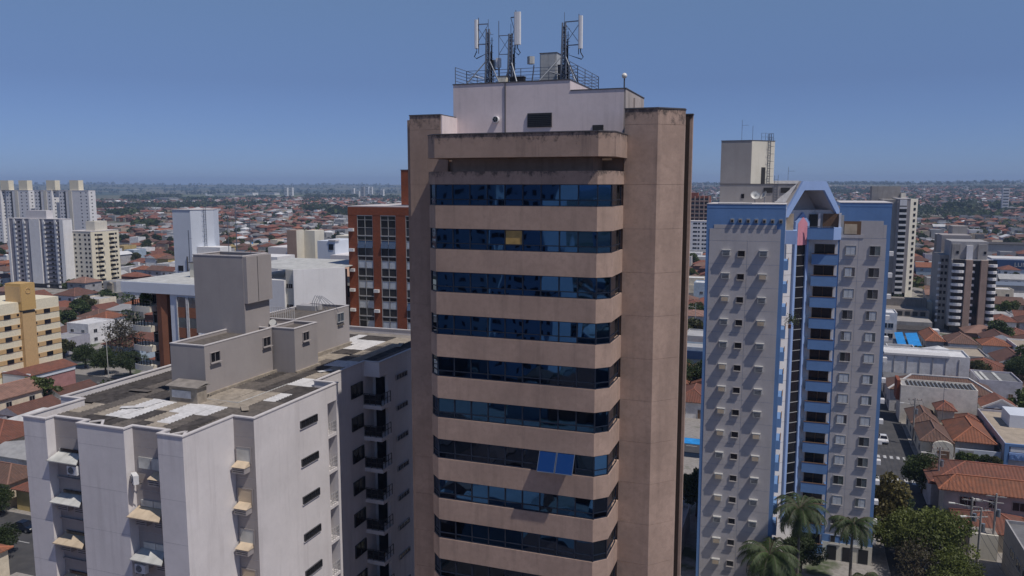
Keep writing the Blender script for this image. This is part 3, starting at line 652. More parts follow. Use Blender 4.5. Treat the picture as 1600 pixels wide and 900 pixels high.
# roof clutter
for i, (x, y_, l, mt) in enumerate(((-44.2, 43.2, 1.6, 'sheet_white'), (-38.6, 39.6, 1.0, 'sheet_beige'), (-36.4, 45.6, 1.3, 'sheet_beige'), (-47.2, 47.0, 1.8, 'sheet_brown'), (-37.4, 57.4, 1.2, 'sheet_white'), (-36.6, 69.5, 2.0, 'sheet_beige'))):
    o = tag(MB().mat(mt).box(-l/2, l/2, -.25, .25, 0, .03).build('roof_offcut', org=(0, 0, 0)), ('pale', 'short', 'beige', 'long brown', 'white', 'largest beige')[i]+' offcut of sheeting lying on the corrugated roof, number %s from the front'.replace('number %s', ('nearest', 'second', 'third', 'fourth', 'fifth', 'farthest')[i]), 'offcut'); o.location = (x, y_, PT-.36); o.rotation_euler = (0, 0, .5+i*.9)
m = MB().mat('light_grey_metal').tube([(-41.0, 47.0, PT-.45), (-38.0, 46.9, PT-.45), (-37.9, 53.0, PT-.45)], .05, 6); tag(m.build('roof_pipe', org=(-38, 47, PT-.5)), 'thin pale pipe running across the corrugated roof in front of the stair house', 'pipe')
# things fixed to or standing on the block
def ac_unit(label, x, y, z, rz=0):
    t = thing('air_conditioner', label, 'air conditioner', (x, y, z), rz, 'split air conditioner units on the pale block')
    def loc(mb, name, mat): 
        o = link(name, mb.mesh(name), t, ORG[t]); return o
    loc(MB().mat('ac_white').box(-.42, .42, -.16, .16, 0, .58), 'casing', 0)
    loc(MB().mat('black').tube([(-.08, -.165, .29), (-.08, -.18, .29)], .24, 16), 'fan', 0)
    m = MB().mat('ac_white')
    for k in range(5): m.box(-.32, .16, -.20, -.185, .10+k*.09, .115+k*.09)
    loc(m, 'grille', 0)
    loc(MB().mat('dark_metal').box(-.3, -.25, -.2, .35, -.05, 0).box(.25, .3, -.2, .35, -.05, 0), 'bracket', 0)
ac_unit('white split air conditioner under the highest torn awning of the left recess', -44.35, 38.15, H-19.0)
ac_unit('white air conditioner turned outward beside the highest shutter of the middle recess', -39.25, 38.2, H-18.95, R(-35))
ac_unit('white air conditioner low down in the middle recess, near the bottom edge of the view', -39.1, 38.15, H-24.95)
t = thing('cable_loops', 'bunch of bare cables arching over the low grey stair house roof', 'cables', (-43.4, 66.5, ZP-.3))
m = MB().mat('rail_steel')
for k in range(4):
    x0 = -44.5+k*.25; m.tube([(x0, 66.4, ZP-.3), (x0+.1, 66.3, ZP+.6), (x0+.45, 66.3, ZP+1.25), (x0+.9, 66.3, ZP+1.0), (x0+1.3+.2*k, 66.3, ZP+.4), (x0+1.6+.2*k, 66.4, ZP-.3)], .025, 5, False)
m.build('cable', t)
tag(MB().mat('grey_wall').box(-46.2, -44.0, 66.2, 67.4, ZP-.3, ZP+.2).build('concrete_block', org=(-45.1, 66.8, ZP-.3)), 'low grey concrete block at the foot of the cable loops', 'block')
t = thing('satellite_dish', 'small pale satellite dish lying beside the corner where stair houses meet', 'satellite dish', (-42.4, 57.6, ZP-.2))
MB().mat('light_grey_metal').tube([(-42.4+.02*k, 57.3-.05*k, ZP+.1+.03*k) for k in range(4)], [.05, .18, .26, .30], 14).build('dish', t); bx('foot', t, 'rail_steel', -42.5, -42.3, 57.5, 57.7, ZP-.25, ZP+.1)
def whip(label, x, y, z, h, arms=0, cat='antenna', group=None, r=.025):
    t = thing('rooftop_antenna', label, cat, (x, y, z), 0, group); m = MB().mat('rail_steel'); m.tube([(x, y, z), (x, y, z+h)], r, 5); m.build('pole', t)
    if arms:
        m = MB().mat('rail_steel')
        m.bar((x, y, z+h*.75), (x+.9, y-.1, z+h*.75), .03)
        for k in range(arms): m.bar((x+.12+k*.15, y-.3, z+h*.75), (x+.12+k*.15, y+.25, z+h*.75), .02)
        m.build('elements', t)
    return t
whip('tall thin antenna pole on the taupe water tower, left one of two', -45.0, 55.2, H-6.1, 3.6)
whip('thin antenna pole with a yagi on the taupe water tower, right one of two', -43.4, 56.0, H-6.1, 3.2, 5)
# ================================================================== grey and blue apartment tower on the right
B = thing('blue_trimmed_tower', 'grey apartment tower with blue corner trim, blue balconies and an arched blue gable', 'apartment tower', (0, 112, 0))
ZB = H-2.5
def face_panels(parent, face, pos, us, zs, mat, gap=.03, t=.04, name='wall_panel', skipf=None):
    """cladding panels standing proud of the wall with open joints; us, zs = joint lines"""
    for a, b_ in zip(us[:-1], us[1:]):
        for z0, z1 in zip(zs[:-1], zs[1:]):
            if skipf and skipf(a, b_, z0, z1): continue
            m = MB().mat(mat)
            if face == 's': m.box(a+gap/2, b_-gap/2, pos-t, pos, z0+gap/2, z1-gap/2, skip='n')
            else: m.box(pos, pos+t, a+gap/2, b_-gap/2, z0+gap/2, z1-gap/2, skip='w')
            m.build(name, parent)
# left block
bx('left_block', B, 'blue_b_grey', -11.15, -1.55, 106.06, 132, 0, ZB-.5); 
zj = [0.3]+[H-7.2-2.98*k+.02 for k in range(15, -1, -1)]
face_panels(B, 's', 106.0, [-10.75, -6.0, -2.0], zj, 'blue_b_grey', name='wall_panel')
face_panels(B, 's', 106.0, [-10.75, -2.0], [zj[-1], H-5.62], 'blue_b_grey')
bx('stepped_panel', B, 'blue_b_grey', -10.2, -2.5, 105.96, 106.0, H-5.6, H-5.12)
bx('blue_frieze', B, 'blue_paint', -11.15, -1.55, 106.0, 106.02, 0, ZB-.5)       # blue ground that shows as frieze and corner strips
bx('blue_frieze', B, 'blue_paint', -11.16, -1.54, 105.98, 132, ZB-.5, ZB-.02)
bx('parapet_coping', B, 'coping', -11.2, -1.5, 105.94, 132, ZB-.02, ZB+.06); bx('white_coping', B, 'sheet_white', -9.8, -5.6, 105.98, 107.5, ZB+.06, ZB+.16)
bx('side_strip', B, 'blue_paint', -1.55, -1.5, 106.0, 106.9, 0, ZB-.5)
for k in range(7):
    x = -8.15+k*0.98; b = bx('vent_block', B, 'concrete', x, x+.42, 105.72, 106.0, H-4.85, H-4.35)
    bx('opening', b, 'black', x+.08, x+.34, 105.70, 105.72, H-4.78, H-4.5)
nac = 15
# conditioner boxes: two columns; small bathroom window between
acm = MB().mat('light_grey_metal').box(-.5, .5, -.46, 0, 0, .72).box(-.54, .54, -.5, 0, .72, .78).mesh('conditioner_box'); gm = MB().mat('black')
for q in range(3): gm.box(-.4, .4, -.472, -.46, .12+q*.17, .2+q*.17)
gmm = gm.mesh('grille'); gsh = MB().mat('shutter_cream').box(-.4, .4, -.49, -.47, .1, .64).mesh('front_cover')
rb = random.Random(3)
for k in range(nac):
    z = H-9.08-2.985*k
    for x in (-8.55, -3.98):
        o = put('conditioner_box', acm, B, (x, 105.96, z)); put('grille', gmm if rb.random() < .6 else gsh, o, (x, 105.96, z))
windows(B, 's', 105.96, [-6.68], [H-9.15-2.985*k for k in range(nac)], .82, .72, 'smoke_glass', 'blue_b_dgrey', sill=True, cross=0, t=.04)
# right block, recessed 13 m
bx('right_block', B, 'blue_b_grey', 5.3, 11.8, 119.06, 132, 0, ZB-.5)
zr = [3.2]+[H-7.3-2.98*k for k in range(14, -1, -1)]
face_panels(B, 's', 119.0, [5.5, 7.9, 11.35], zr, 'blue_b_grey'); face_panels(B, 's', 119.0, [7.9, 10.9], [zr[-1], H-4.9], 'blue_b_grey'); 
bx('stepped_panel', B, 'blue_b_grey', 10.9, 11.3, 118.96, 119.0, H-7.27, H-5.45)
bx('blue_frieze', B, 'blue_paint', 5.3, 11.8, 119.0, 119.02, 0, ZB-.5); bx('blue_frieze', B, 'blue_paint', 5.3, 11.82, 118.98, 132, ZB-.5, ZB-.02)
bx('parapet_coping', B, 'coping', 5.3, 11.9, 118.94, 132, ZB-.02, ZB+.06)
bx('plinth_band', B, 'blue_paint', 5.2, 11.9, 118.9, 119.0, H-51.2, H-50.1); bx('plinth', B, 'cream_render', 5.2, 11.9, 118.85, 119.0, 0, H-51.2)
for k in range(3): bx('garage_opening', B, 'black', 5.9+k*2.1, 7.2+k*2.1, 118.8, 118.86, .2, 2.3)
windows(B, 's', 118.96, [6.95, 10.0], [H-9.6-2.985*k for k in range(15)], 1.3, 1.25, 'grey_glass', 'grey_wall', sill=True, cross=1, t=.03)
for k in range(15):                     # half drawn curtains / dark open halves
    for x in (6.95, 10.0):
        r = rb.random(); z = H-9.6-2.985*k
        if r < .8: bx('curtain', B, 'curtain', x-.6+(.35 if r < .2 else 0), x+.6-(.35 if .2 < r < .4 else 0), 118.89, 118.905, z+.04, z+1.16)
        else: bx('open_half', B, 'black', x-.6, x-.02, 118.89, 118.905, z+.04, z+1.16)
acs = MB().mat('ac_white').box(0, .75, -.45, .45, 0, .6).mesh('conditioner_box')
for k in range(15): put('conditioner_box', acs, B, (11.8, 121.5, H-9.8-2.985*k))
bx('top_terrace_opening', B, 'wood', 5.9, 8.1, 118.93, 118.99, H-6.9, H-5.0); bx('terrace_parapet', B, 'blue_b_grey', 5.35, 8.5, 118.9, 118.98, H-7.3, H-6.85)
bx('terrace_post', B, 'window_frame_white', 5.35, 5.9, 118.9, 118.98, H-6.85, H-4.2); bx('cream_panel', B, 'shutter_cream', 6.0, 7.6, 118.88, 118.93, H-6.75, H-5.4)
# diagonal white bay in the corner with the glazed stair strip
c0 = (-1.55, 115.45); c1 = (2.0, 119.0)
pr('corner_core', B, 'blue_b_white', [(-1.55, 115.45), (2.0, 119.0), (5.3, 119.0), (5.3, 132), (-1.55, 132)], 0, ZB-1.0)
def dpan(t0, t1, out0, out1, z0, z1, mat, name, par=None):
    """piece lying along the diagonal wall; t = metres of X along it, out = metres in front"""
    q = .7071; X = lambda t, o: (-1.55+t+o*q, 115.45+t-o*q)
    return pr(name, par or B, mat, [X(t0, out1), X(t1, out1), X(t1, out0), X(t0, out0)], z0, z1)
sw0, sw1 = 1.28, 2.52
g = dpan(sw0, sw1, .0, .10, H-46.9, H-8.3, 'smoke_glass', 'stair_glazing')
for t_ in ((sw0-.28, sw0), (sw1, sw1+.28)): dpan(*t_, 0, .35, H-47.0, H-7.2, 'sunlit_and_pale_blue', 'blue_fin')
for k in range(27): dpan(sw0, sw1, .1, .16, H-9.75-k*1.49, H-9.67-k*1.49, 'window_frame_white', 'transom', g)
dpan(sw0-.28, sw1+.28, 0, .35, H-47.6, H-47.0, 'sunlit_and_pale_blue', 'stair_sill')
# pink arrow head above the stair strip
q = .7071
def dpt(t, o, z): return (-1.55+t+o*q, 115.45+t-o*q, z)
tm = (sw0+sw1)/2
m = MB().mat('pink_paint')
fr = [dpt(sw0, .37, H-8.3), dpt(sw1, .37, H-8.3), dpt(sw1, .37, H-5.3), dpt(tm, .37, H-4.4), dpt(sw0, .37, H-5.3)]; bk = [dpt(sw0, .2, H-8.3), dpt(sw1, .2, H-8.3), dpt(sw1, .2, H-5.3), dpt(tm, .2, H-4.4), dpt(sw0, .2, H-5.3)]
m.poly(fr); m.poly([bk[0], bk[1], fr[1], fr[0]]); m.build('pink_arrow', B)
m = MB().mat('sunlit_and_pale_blue')
f2 = [dpt(sw0-.28, .33, H-7.3), dpt(sw1+.28, .33, H-7.3), dpt(sw1+.28, .33, H-5.1), dpt(tm, .33, H-3.8), dpt(sw0-.28, .33, H-5.1)]; b2 = [dpt(sw0-.28, .0, H-7.3), dpt(sw1+.28, .0, H-7.3), dpt(sw1+.28, .0, H-5.1), dpt(tm, .0, H-3.8), dpt(sw0-.28, .0, H-5.1)]
m.poly(f2)
for i in range(5): j = (i+1) % 5; m.poly([b2[i], b2[j], f2[j], f2[i]])
m.build('arrow_border', B)
for k in range(14): dpan(.02, sw0-.3, 0, .02, H-9.4-k*2.985, H-9.37-k*2.985, 'blue_b_dgrey', 'storey_joint'); dpan(sw1+.3, 3.5, 0, .02, H-9.4-k*2.985, H-9.37-k*2.985, 'blue_b_dgrey', 'storey_joint')
# balconies on the recessed face (right) and on the flank of the left block
for k in range(15):
    z = H-10.98-2.985*k
    b = bx('balcony', B, 'blue_paint', 1.95, 5.28, 117.75, 117.9, z, z+1.42)
    m = MB().mat('blue_paint').box(1.95, 5.28, 117.9, 119.0, z, z+.15).box(5.13, 5.28, 117.9, 119.0, z+.15, z+1.42); m.build('balcony_slab', b)
    bx('handrail', b, 'wood', 1.9, 5.3, 117.72, 117.88, z+1.44, z+1.52)
    d = bx('balcony_door', B, 'smoke_glass', 2.3, 4.9, 118.94, 119.0, z+.2, z+2.75)
    for x in (2.3, 3.55, 4.85): bx('jamb', d, 'wood', x, x+.06, 118.9, 118.94, z+.2, z+2.75)
    bx('flank_balcony', B, 'blue_paint', -1.55, -1.0, 108.3, 111.6, z, z+1.2)
    bx('flank_handrail', B, 'wood', -1.05, -.97, 108.3, 111.6, z+1.3, z+1.36)
# top balconies
b = bx('top_balcony', B, 'blue_paint', 1.2, 4.6, 117.0, 117.15, H-7.5, H-5.85); pr('chamfered_end', b, 'sunlit_and_pale_blue', [(4.6, 117.0), (5.6, 118.0), (5.6, 119), (4.6, 119)], H-7.5, H-5.85)
bx('balcony_slab', b, 'blue_paint', 1.2, 4.6, 117.15, 119.2, H-7.5, H-7.3); bx('handrail', b, 'rail_steel', 1.1, 4.7, 116.95, 117.02, H-5.75, H-5.68)
b = bx('side_balcony', B, 'sunlit_and_pale_blue', -1.55, -.1, 112.6, 115.2, H-7.9, H-6.1)
bx('terrace_door', B, 'smoke_glass', 1.4, 2.5, 118.2, 118.3, H-6.9, H-4.1); bx('terrace_screen', B, 'wood', 3.2, 5.2, 118.6, 118.7, H-6.7, H-4.0)
for x in (2.55, 5.22): bx('terrace_pillar', B, 'blue_b_white', x, x+.3, 118.2, 118.7, H-7.3, H-3.9)
bx('terrace_pillar', B, 'shutter_cream', -1.5, -.6, 113.2, 113.5, H-6.1, H-3.9)
# gable
GP = [(-1.60, 112.15), (0.42, 114.17), (3.36, 117.11), (5.44, 119.19)]; GZ = [H-3.75, H+.42, H+.42, H-3.75]
OFF = (-.7071*4.5, .7071*4.5)
outer = [(x, y, z) for (x, y), z in zip(GP, GZ)]
IN = [(-1.15, 112.6, H-3.95), (0.75, 114.5, H-.75), (3.0, 116.75, H-.75), (4.95, 118.7, H-3.95)]
IN = [(-1.28, 112.47, H-4.35), (.62, 114.37, H-.78), (3.16, 116.91, H-.78), (5.12, 118.87, H-4.35)]
OUT3 = [(-1.6, 112.15, H-4.35)]+outer+[(5.44, 119.19, H-4.35)]
m = MB().mat('sunlit_and_pale_blue')
IN6 = [IN[0], IN[0], IN[1], IN[2], IN[3], IN[3]]
th = .35
def back(p, d): return (p[0]-.7071*d, p[1]+.7071*d, p[2])
for a in range(5):
    o0, o1, i0, i1 = OUT3[a], OUT3[a+1], IN6[a], IN6[a+1]
    m.poly([o0, o1, i1, i0] if i0 != i1 else [o0, o1, i0]); 
    m.poly([back(p, th) for p in ([i0, i1, o1, o0] if i0 != i1 else [i0, o1, o0])])
    m.poly([o0, back(o0, th), back(o1, th), o1])
    if i0 != i1: m.poly([i1, back(i1, th), back(i0, th), i0])
m.build('gable_band', B)
m = MB().mat('blue_b_grey')
for a in range(3):
    o0, o1 = outer[a], outer[a+1]; m.poly([back(o0, th), back(o0, 5), back(o1, 5), back(o1, th)])
    i0, i1 = IN[a], IN[a+1]; m.poly([back(i1, th), back(i1, 3.4), back(i0, 3.4), back(i0, th)])
m.poly([back(p, 3.4) for p in IN]); m.poly([back(p, 5) for p in outer]); m.build('gable_roof', B)
m = MB().mat('sheet_white').poly([(x, y, z) for x, y, z in (back((-1.5, 112.3, H-2.4), .3), back((.1, 113.9, H+.5), .3), back((.1, 113.9, H+.5), 6), back((-1.5, 112.3, H-2.4), 6))]); m.build('painted_sunlit_slope', B)  # white sheet over the grey gable slope, sunlight painted in as colour
# penthouse and water tower
bx('penthouse', B, 'blue_b_dgrey', -10.35, -.4, 114.0, 128, ZB-.4, H+.0); bx('penthouse_capping', B, 'cap_metal', -10.4, -.3, 113.95, 128, H+0, H+.08)
pr('water_tower', B, 'blue_b_dgrey', [(-10.35, 114.02), (-6.36, 114.02), (-3.5, 116.88), (-6, 122), (-10.35, 122)], H+.08, H+5.85); pr('water_tower_side', B, 'cream_render', [(-6.33, 114.03), (-3.47, 116.89), (-3.53, 116.95), (-6.39, 114.09)], H+.08, H+5.83)
pr('water_tower_capping', B, 'cap_metal', [(-10.4, 113.97), (-6.33, 113.97), (-3.42, 116.88), (-6, 122), (-10.4, 122)], H+5.85, H+5.93)
pr('tower_door', B, 'louvre', [(-5.05, 115.27), (-4.55, 115.77), (-4.6, 115.82), (-5.1, 115.32)], H+.08, H+2.3)
for x in (-4.6, -2.4): bx('vent_window', B, 'louvre', x, x+1.15, 113.93, 114.0, H-1.15, H-.45)
bx('small_window', B, 'smoke_glass', -7.5, -7.1, 113.94, 114.0, H-1.9, H-1.3)
def ladder(par, x0, y0, dx, dy, z0, z1, cage=True):
    m = MB().mat('rail_steel')
    for s in (0, .45): m.bar((x0+dx*s, y0+dy*s, z0), (x0+dx*s, y0+dy*s, z1), .05)
    for k in range(int((z1-z0)/.35)): m.bar((x0, y0, z0+k*.35), (x0+dx*.45, y0+dy*.45, z0+k*.35), .03)
    nx, ny = (dy, -dx)
    if cage:
        for k in range(int((z1-z0)/1.0)+1):
            z = z0+k; a = (x0, y0, z); b_ = (x0+nx*.7, y0+ny*.7, z); c = (x0+dx*.45+nx*.7, y0+dy*.45+ny*.7, z); d = (x0+dx*.45, y0+dy*.45, z)
            m.bar(a, b_, .03); m.bar(b_, c, .03); m.bar(c, d, .03)
    return m.build('ladder', par)
ladder(B, -4.3, 116.0, .7071, .7071, H+.1, H+6.8); ladder(B, -3.25, 113.95, 1, 0, ZB, H+1.2, False)
m = MB().mat('rail_steel'); rail(m, [(-5.2, 115.4, H+5.9), (-3.7, 116.9, H+5.9), (-4.5, 119, H+5.9)], 1.0, n=2, step=.7); m.build('safety_rail', B)
whip('tall antenna pole on the cream and grey water tower of the blue trimmed block', -7.9, 117.0, H+5.93, 2.9, 2)
whip('slender shorter antenna on the blue block water tower, beside the ladder', -6.4, 116.0, H+5.93, 2.0)
whip('small aerial on the low penthouse roof left of the arched blue gable', -1.6, 118, H+.08, 2.3, 2)
for i, (x, lab) in enumerate(((-5.6, 'grey satellite dish facing the camera on the blue block roof'), (-4.4, 'satellite dish seen edge on, right of the other dish on the blue block roof'))):
    t = thing('satellite_dish', lab, 'satellite dish', (x, 112.5, ZB+.06)); m = MB().mat('light_grey_metal')
    n = Vector((.2-.9*i, -.9+.6*i, .5)).normalized(); c = Vector((x, 112.5, ZB+1.0))
    m.tube([c-n*(.16-.04*k*k*.9) for k in range(1)]+[c+n*(.02), c+n*.10, c+n*.2], [.02, .3, .5, .62], 14, False); m.build('dish', t); MB().mat('rail_steel').tube([(x, 112.6, ZB+.06), c], .05, 6).build('mast', t)
t = thing('potted_plant', 'straggly pale green plant hanging over the flank balcony of the blue tower', 'plant', (-.6, 112.5, H-18.6))
m = MB(); m.mats = ['leaf']; rq = random.Random(9)
for k in range(260):
    a, e = rq.uniform(0, 6.3), rq.uniform(-.6, 1.3); r = rq.uniform(.1, 1.4)*rq.random()**.3
    p = Vector((-.3+r*math.cos(a)*math.cos(e), 111.5+r*math.sin(a)*math.cos(e), H-18.0+r*math.sin(e)*1.1)); u = Vector((rq.uniform(-1, 1), rq.uniform(-1, 1), rq.uniform(-1, 1))).normalized()*.14; v = u.cross(Vector((rq.random(), rq.random(), 1))).normalized()*.07
    m.col = (.10, .13, .06); m.poly([p-u, p+v, p+u, p-v])
m.build('leaves', t); bx('pot', t, 'brick_orange', -.7, -.3, 112.2, 112.6, H-19.2, H-18.7)
# ================================================================== middle distance buildings
# brick office block behind the left edge of the tower
K = thing('brick_office_block', 'red brick office block with three columns of aluminium windows, left of the brown tower', 'office building', (-57, 110, 0))
bx('wall', K, 'brick', -63.0, -49, 104.25, 122, 0, H-3.3); bx('wall', K, 'brick', -55.4, -48, 106.5, 114, H-3.0, H+2.05)
bx('capping', K, 'cap_metal', -55.45, -47.9, 106.45, 114, H+2.05, H+2.15); bx('capping', K, 'coping', -63.05, -48.9, 104.1, 122, H-3.3, H-3.15)
cols = [(-61.5, -58.9), (-57.6, -55.1), (-53.5, -50.9)]
edges = [-63.0]+[v for c in cols for v in c]+[-49]
for a, b_ in zip(edges[::2], edges[1::2]): bx('brick_pier', K, 'brick', a, b_, 104.0, 104.25, 0, H-3.32)
bx('brick_head', K, 'brick', -63.0, -49, 103.98, 104.24, H-4.5, H-3.31)
pm = {}
rk = random.Random(2)
def one(name, mat, w, h, d0, d1):
    key = (name, mat, w, h)
    if key not in pm: pm[key] = MB().mat(mat).box(-w/2, w/2, d0, d1, 0, h).mesh(name)
    return pm[key]
for (a, b_) in cols:
    n = 8; w = (b_-a); hw = w/2-.09
    mm = MB().mat('window_frame_white')
    for x in (a+.04, (a+b_)/2, b_-.04): mm.box(x-.025, x+.025, 104.02, 104.16, 0, H-4.5)
    for k in range(18):
        z = H-4.5-k*3.0
        mm.box(a, b_, 103.99, 104.14, z-.1, z+.06); mm.box(a, b_, 104.05, 104.14, z-.72, z-.66); mm.box(a, b_, 104.05, 104.14, z-1.86, z-1.80)
    mm.build('window_frame', K)
    for k in range(n):
        z = H-4.5-k*3.0
        for s in (0, 1):
            x = a+.06+hw/2+.02+s*(w/2-.02)
            put('top_pane', one('top_pane', 'dark_glass', hw, .55, .1, .13), K, (x, 104, z-.65))
            r = rk.random(); 
            dk = k == 0 or r < .3
            o = put('window_pane', one('window_pane', 'smoke_glass' if dk else 'grey_glass', hw, 1.08, .1, .13), K, (x, 104, z-1.8))
            if (k == 1 and a < -55) or (a > -54 and s and k in (1, 2)) or (a > -54 and not s and k == 4): o.rotation_euler = (R(-18), 0, 0); o.location.y -= .3; o['label'] = 'window sash tilted open'
            elif not dk: put('curtain', one('curtain', 'curtain', hw*.9, 1.0, .09, .1), K, (x, 103.995, z-1.76))
            put('spandrel_panel', one('spandrel_panel', 'dark_metal' if rk.random() < .5 else 'louvre', hw, 1.0, .1, .13), K, (x, 104, z-2.9))
ka = MB().mat('ac_white').box(-.4, .4, -.4, 0, 0, .45).mesh('conditioner_box')
for (x, k) in ((-62.4, 0), (-62.4, 1), (-62.4, 2), (-62.4, 3), (-62.4, 4), (-62.4, 5), (-58.35, 3), (-58.35, 4), (-58.3, 5)): put('conditioner_box', ka, K, (x, 104, H-6.9-3.0*k))
# white block with the curved brick pier
Wc = thing('curved_balcony_block', 'white flat roofed block with rounded balconies and a tall curved brick pier', 'apartment building', (-88, 100, 0))
ZW = H-14.3
bx('roof_slab', Wc, 'bluewhite_render', -94.6, -76, 91.7, 107, ZW-1.55, ZW); bx('flat_roof', Wc, 'shutter_grey', -94.3, -76.3, 92.0, 107, ZW, ZW+.04)
bx('wall', Wc, 'bluewhite_render', -85.8, -76, 92.0, 107, 0, ZW-1.55)
bx('wall', Wc, 'smoke_glass', -92.0, -88.3, 94.9, 106, 0, ZW-1.55)
pts = [(-89.6, 94.9), (-89.3, 93.2), (-88.6, 92.3), (-87.6, 92.05), (-86.7, 92.3), (-86.7, 94.9)]
pr('curved_brick_pier', Wc, 'brick_orange', pts, 0, ZW-1.55)
bx('recess', Wc, 'wood', -86.7, -85.8, 92.9, 94.7, 0, ZW-1.55)
for k in range(9):
    z = ZW-3.6-k*2.98
    n = 10; pl = [(-93.9, 94.9)]+[(-93.9+4.4*(1-math.cos(PI/2*i/n)), 92.9-1.1*math.sin(PI/2*i/n)) for i in range(n+1)]+[(-89.5, 94.9)]
    s_ = pr('balcony_slab', Wc, 'cream_render', pl, z-.85, z)
    m = MB().mat('dark_metal')
    P3 = [(x+.12, y+.08, z) for x, y in pl[1:-1]]; rail(m, P3, .95, n=2, step=.5, r=.06); m.build('balustrade', s_)
    m = MB().mat('window_frame_white')
    for x in (-91.8, -91.0, -90.3, -89.7): m.box(x, x+.08, 94.75, 94.9, z, z+2.0)
    m.box(-91.9, -89.6, 94.75, 94.9, z+1.3, z+1.38); m.build('window_frame', s_)
for k in range(7):
    z = ZW-1.9-k*3.0
    for x in (-83.6, -81.6):
        bx('window', Wc, 'grey_glass', x-.8, x+.75, 91.92, 92.0, z-1.5, z); bx('brick_panel', Wc, 'brick_orange', x-.8, x+.75, 91.9, 92.0, z-3.0, z-1.5)
        bx('mullion', Wc, 'sheet_white', x+.75, x+.95, 91.8, 92.0, z-3.0, z)
        bx('mullion', Wc, 'sheet_white', x-.95, x-.8, 91.82, 92.0, z-3.0, z)
bx('chimney_house', Wc, 'white_render', -93.0, -91.0, 104, 106, ZW+.04, ZW+1.9) if 0 else None
st = bx('stair_hatch', Wc, 'cream_render', -88.2, -86.0, 99.0, 101, ZW+.04, ZW+2.3); bx('hatch_cap', st, 'cap_metal', -88.4, -85.8, 98.8, 101.2, ZW+2.3, ZW+2.4)
for k in range(7): bx('brick_slat', st, 'brick_orange', -86.0, -85.9, 99.2, 100.8, ZW+.3+k*.28, ZW+.5+k*.28)
t = thing('balcony_plant', 'bushy bright green plant on the top rounded balcony', 'plant', (-92, 93.2, ZW-3.6)); m = MB(); m.mats = ['leaf']
for k in range(700):
    a, e = rq.uniform(0, 6.3), rq.uniform(-.4, 1.5); r = rq.random()**.4
    p = Vector((-91.6+1.0*r*math.cos(a)*math.cos(e), 93.3+.9*r*math.sin(a)*math.cos(e), ZW-2.9+1.3*r*math.sin(e))); u = Vector((rq.uniform(-1, 1), rq.uniform(-1, 1), rq.uniform(-1, 1))).normalized()*.25; v = u.cross(Vector((rq.random(), rq.random(), 1))).normalized()*.09
    k_ = rq.uniform(.7, 1.4); m.col = (.10*k_, .17*k_, .035*k_); m.poly([p-u, p+v, p+u, p-v])
m.build('leaves', t); bx('planter', t, 'dark_metal', -92.3, -91.0, 92.8, 93.7, ZW-3.6, ZW-3.1)
# white slab block right of the taupe water tower
Q = thing('white_slab_block', 'plain white slab block with tiny triple windows beyond the taupe water tower', 'apartment building', (-68, 104, 0))
z1 = H-11.9
bx('wall', Q, 'cream_render', -68.6, -66.2, 96.9, 97.2, 0, z1-.8) if 0 else None
bx('wall', Q, 'white_render', -71.5, -68.25, 95.1, 112, 0, z1-1.6); pr('wall', Q, 'cream_render', [(-68.25, 95.5), (-66.75, 95.3), (-61.7, 100.35), (-63.6, 103.4), (-68.25, 103.4)], 0, z1-.15); bx('wall', Q, 'white_render', -78.5, -71.5, 97.5, 112, 0, z1-1.9)
m = MB().mat('white_render').prism([(-66.6, 95.0), (-61.4, 100.2), (-61.6, 100.4), (-66.8, 95.2)], 0, z1); m.build('flank_wall', Q)
pr('roof', Q, 'shutter_grey', [(-78.3, 97.2), (-68.3, 95.6), (-66.8, 95.4), (-61.8, 100.45), (-63.6, 111.2), (-78.3, 111.2)], z1-.15, z1-.05)
wm = MB().mat('smoke_glass').box(-.5, .5, -.05, 0, 0, .6).mat('window_frame_white').box(-.2, -.14, -.08, -.05, 0, .6).box(.14, .2, -.08, -.05, 0, .6).mesh('window')
for k in range(5): put('window', wm, Q, (-67.55, 95.38, H-14.3-k*2.95-.3))
t = thing('white_railing', 'white picket railing on the flat roof beside the taupe water tower', 'railing', (-42.5, 61, H-12.3)); 
m = MB().mat('sheet_white')
tag(t, kind=None)
for k in range(11): m.box(-45.6+k*.24, -45.56+k*.24, 61.5, 61.54, H-12.4, H-11.3)
m.box(-45.6, -43.1, 61.5, 61.55, H-11.3, H-11.25); m.build('pickets', t)
# tall windowless white tower with ladder
V = thing('white_water_tower_block', 'tall white service tower with a caged ladder beside low white rooms', 'tower block', (-112, 130, 0))
pr('wall', V, 'bluewhite_render', [(-119.5, 130), (-115, 130), (-111.9, 133.1), (-113.5, 136.5), (-119.5, 138)], 0, H-5.1)
pr('capping', V, 'coping', [(-119.6, 129.9), (-114.96, 129.9), (-111.8, 133.1), (-113.5, 136.5), (-119.6, 138)], H-5.1, H-5.0); bx('room', V, 'white_render', -114.2, -108.6, 130.6, 134, 0, H-12.5) ; bx('room', V, 'cream_render', -114.6, -110.5, 129.5, 131, 0, H-14.5)
bx('room', V, 'white_render', -108.6, -99, 136, 142, 0, H-14.6); ladder(V, -113.2, 131.7, .7071, .7071, H-15, H-4, True)
for x in (-113.6, -112.7, -111.8): bx('window', V, 'smoke_glass', x, x+.7, 129.4, 129.5, H-17.6, H-16.6)
bx('window', V, 'smoke_glass', -118.6, -117.4, 129.9, 130, H-17.5, H-16.4); bx('pipe', V, 'cap_metal', -116.3, -116.1, 129.8, 130, 10, H-14.5)
whip('lattice aerial on the low white roof in front of the tall white service tower', -105, 118, H-14.3, 6, 4, r=.08)
whip('tall thin radio pole rising behind the taupe water tower', -100, 125, H-17, 14, 0, r=.09)
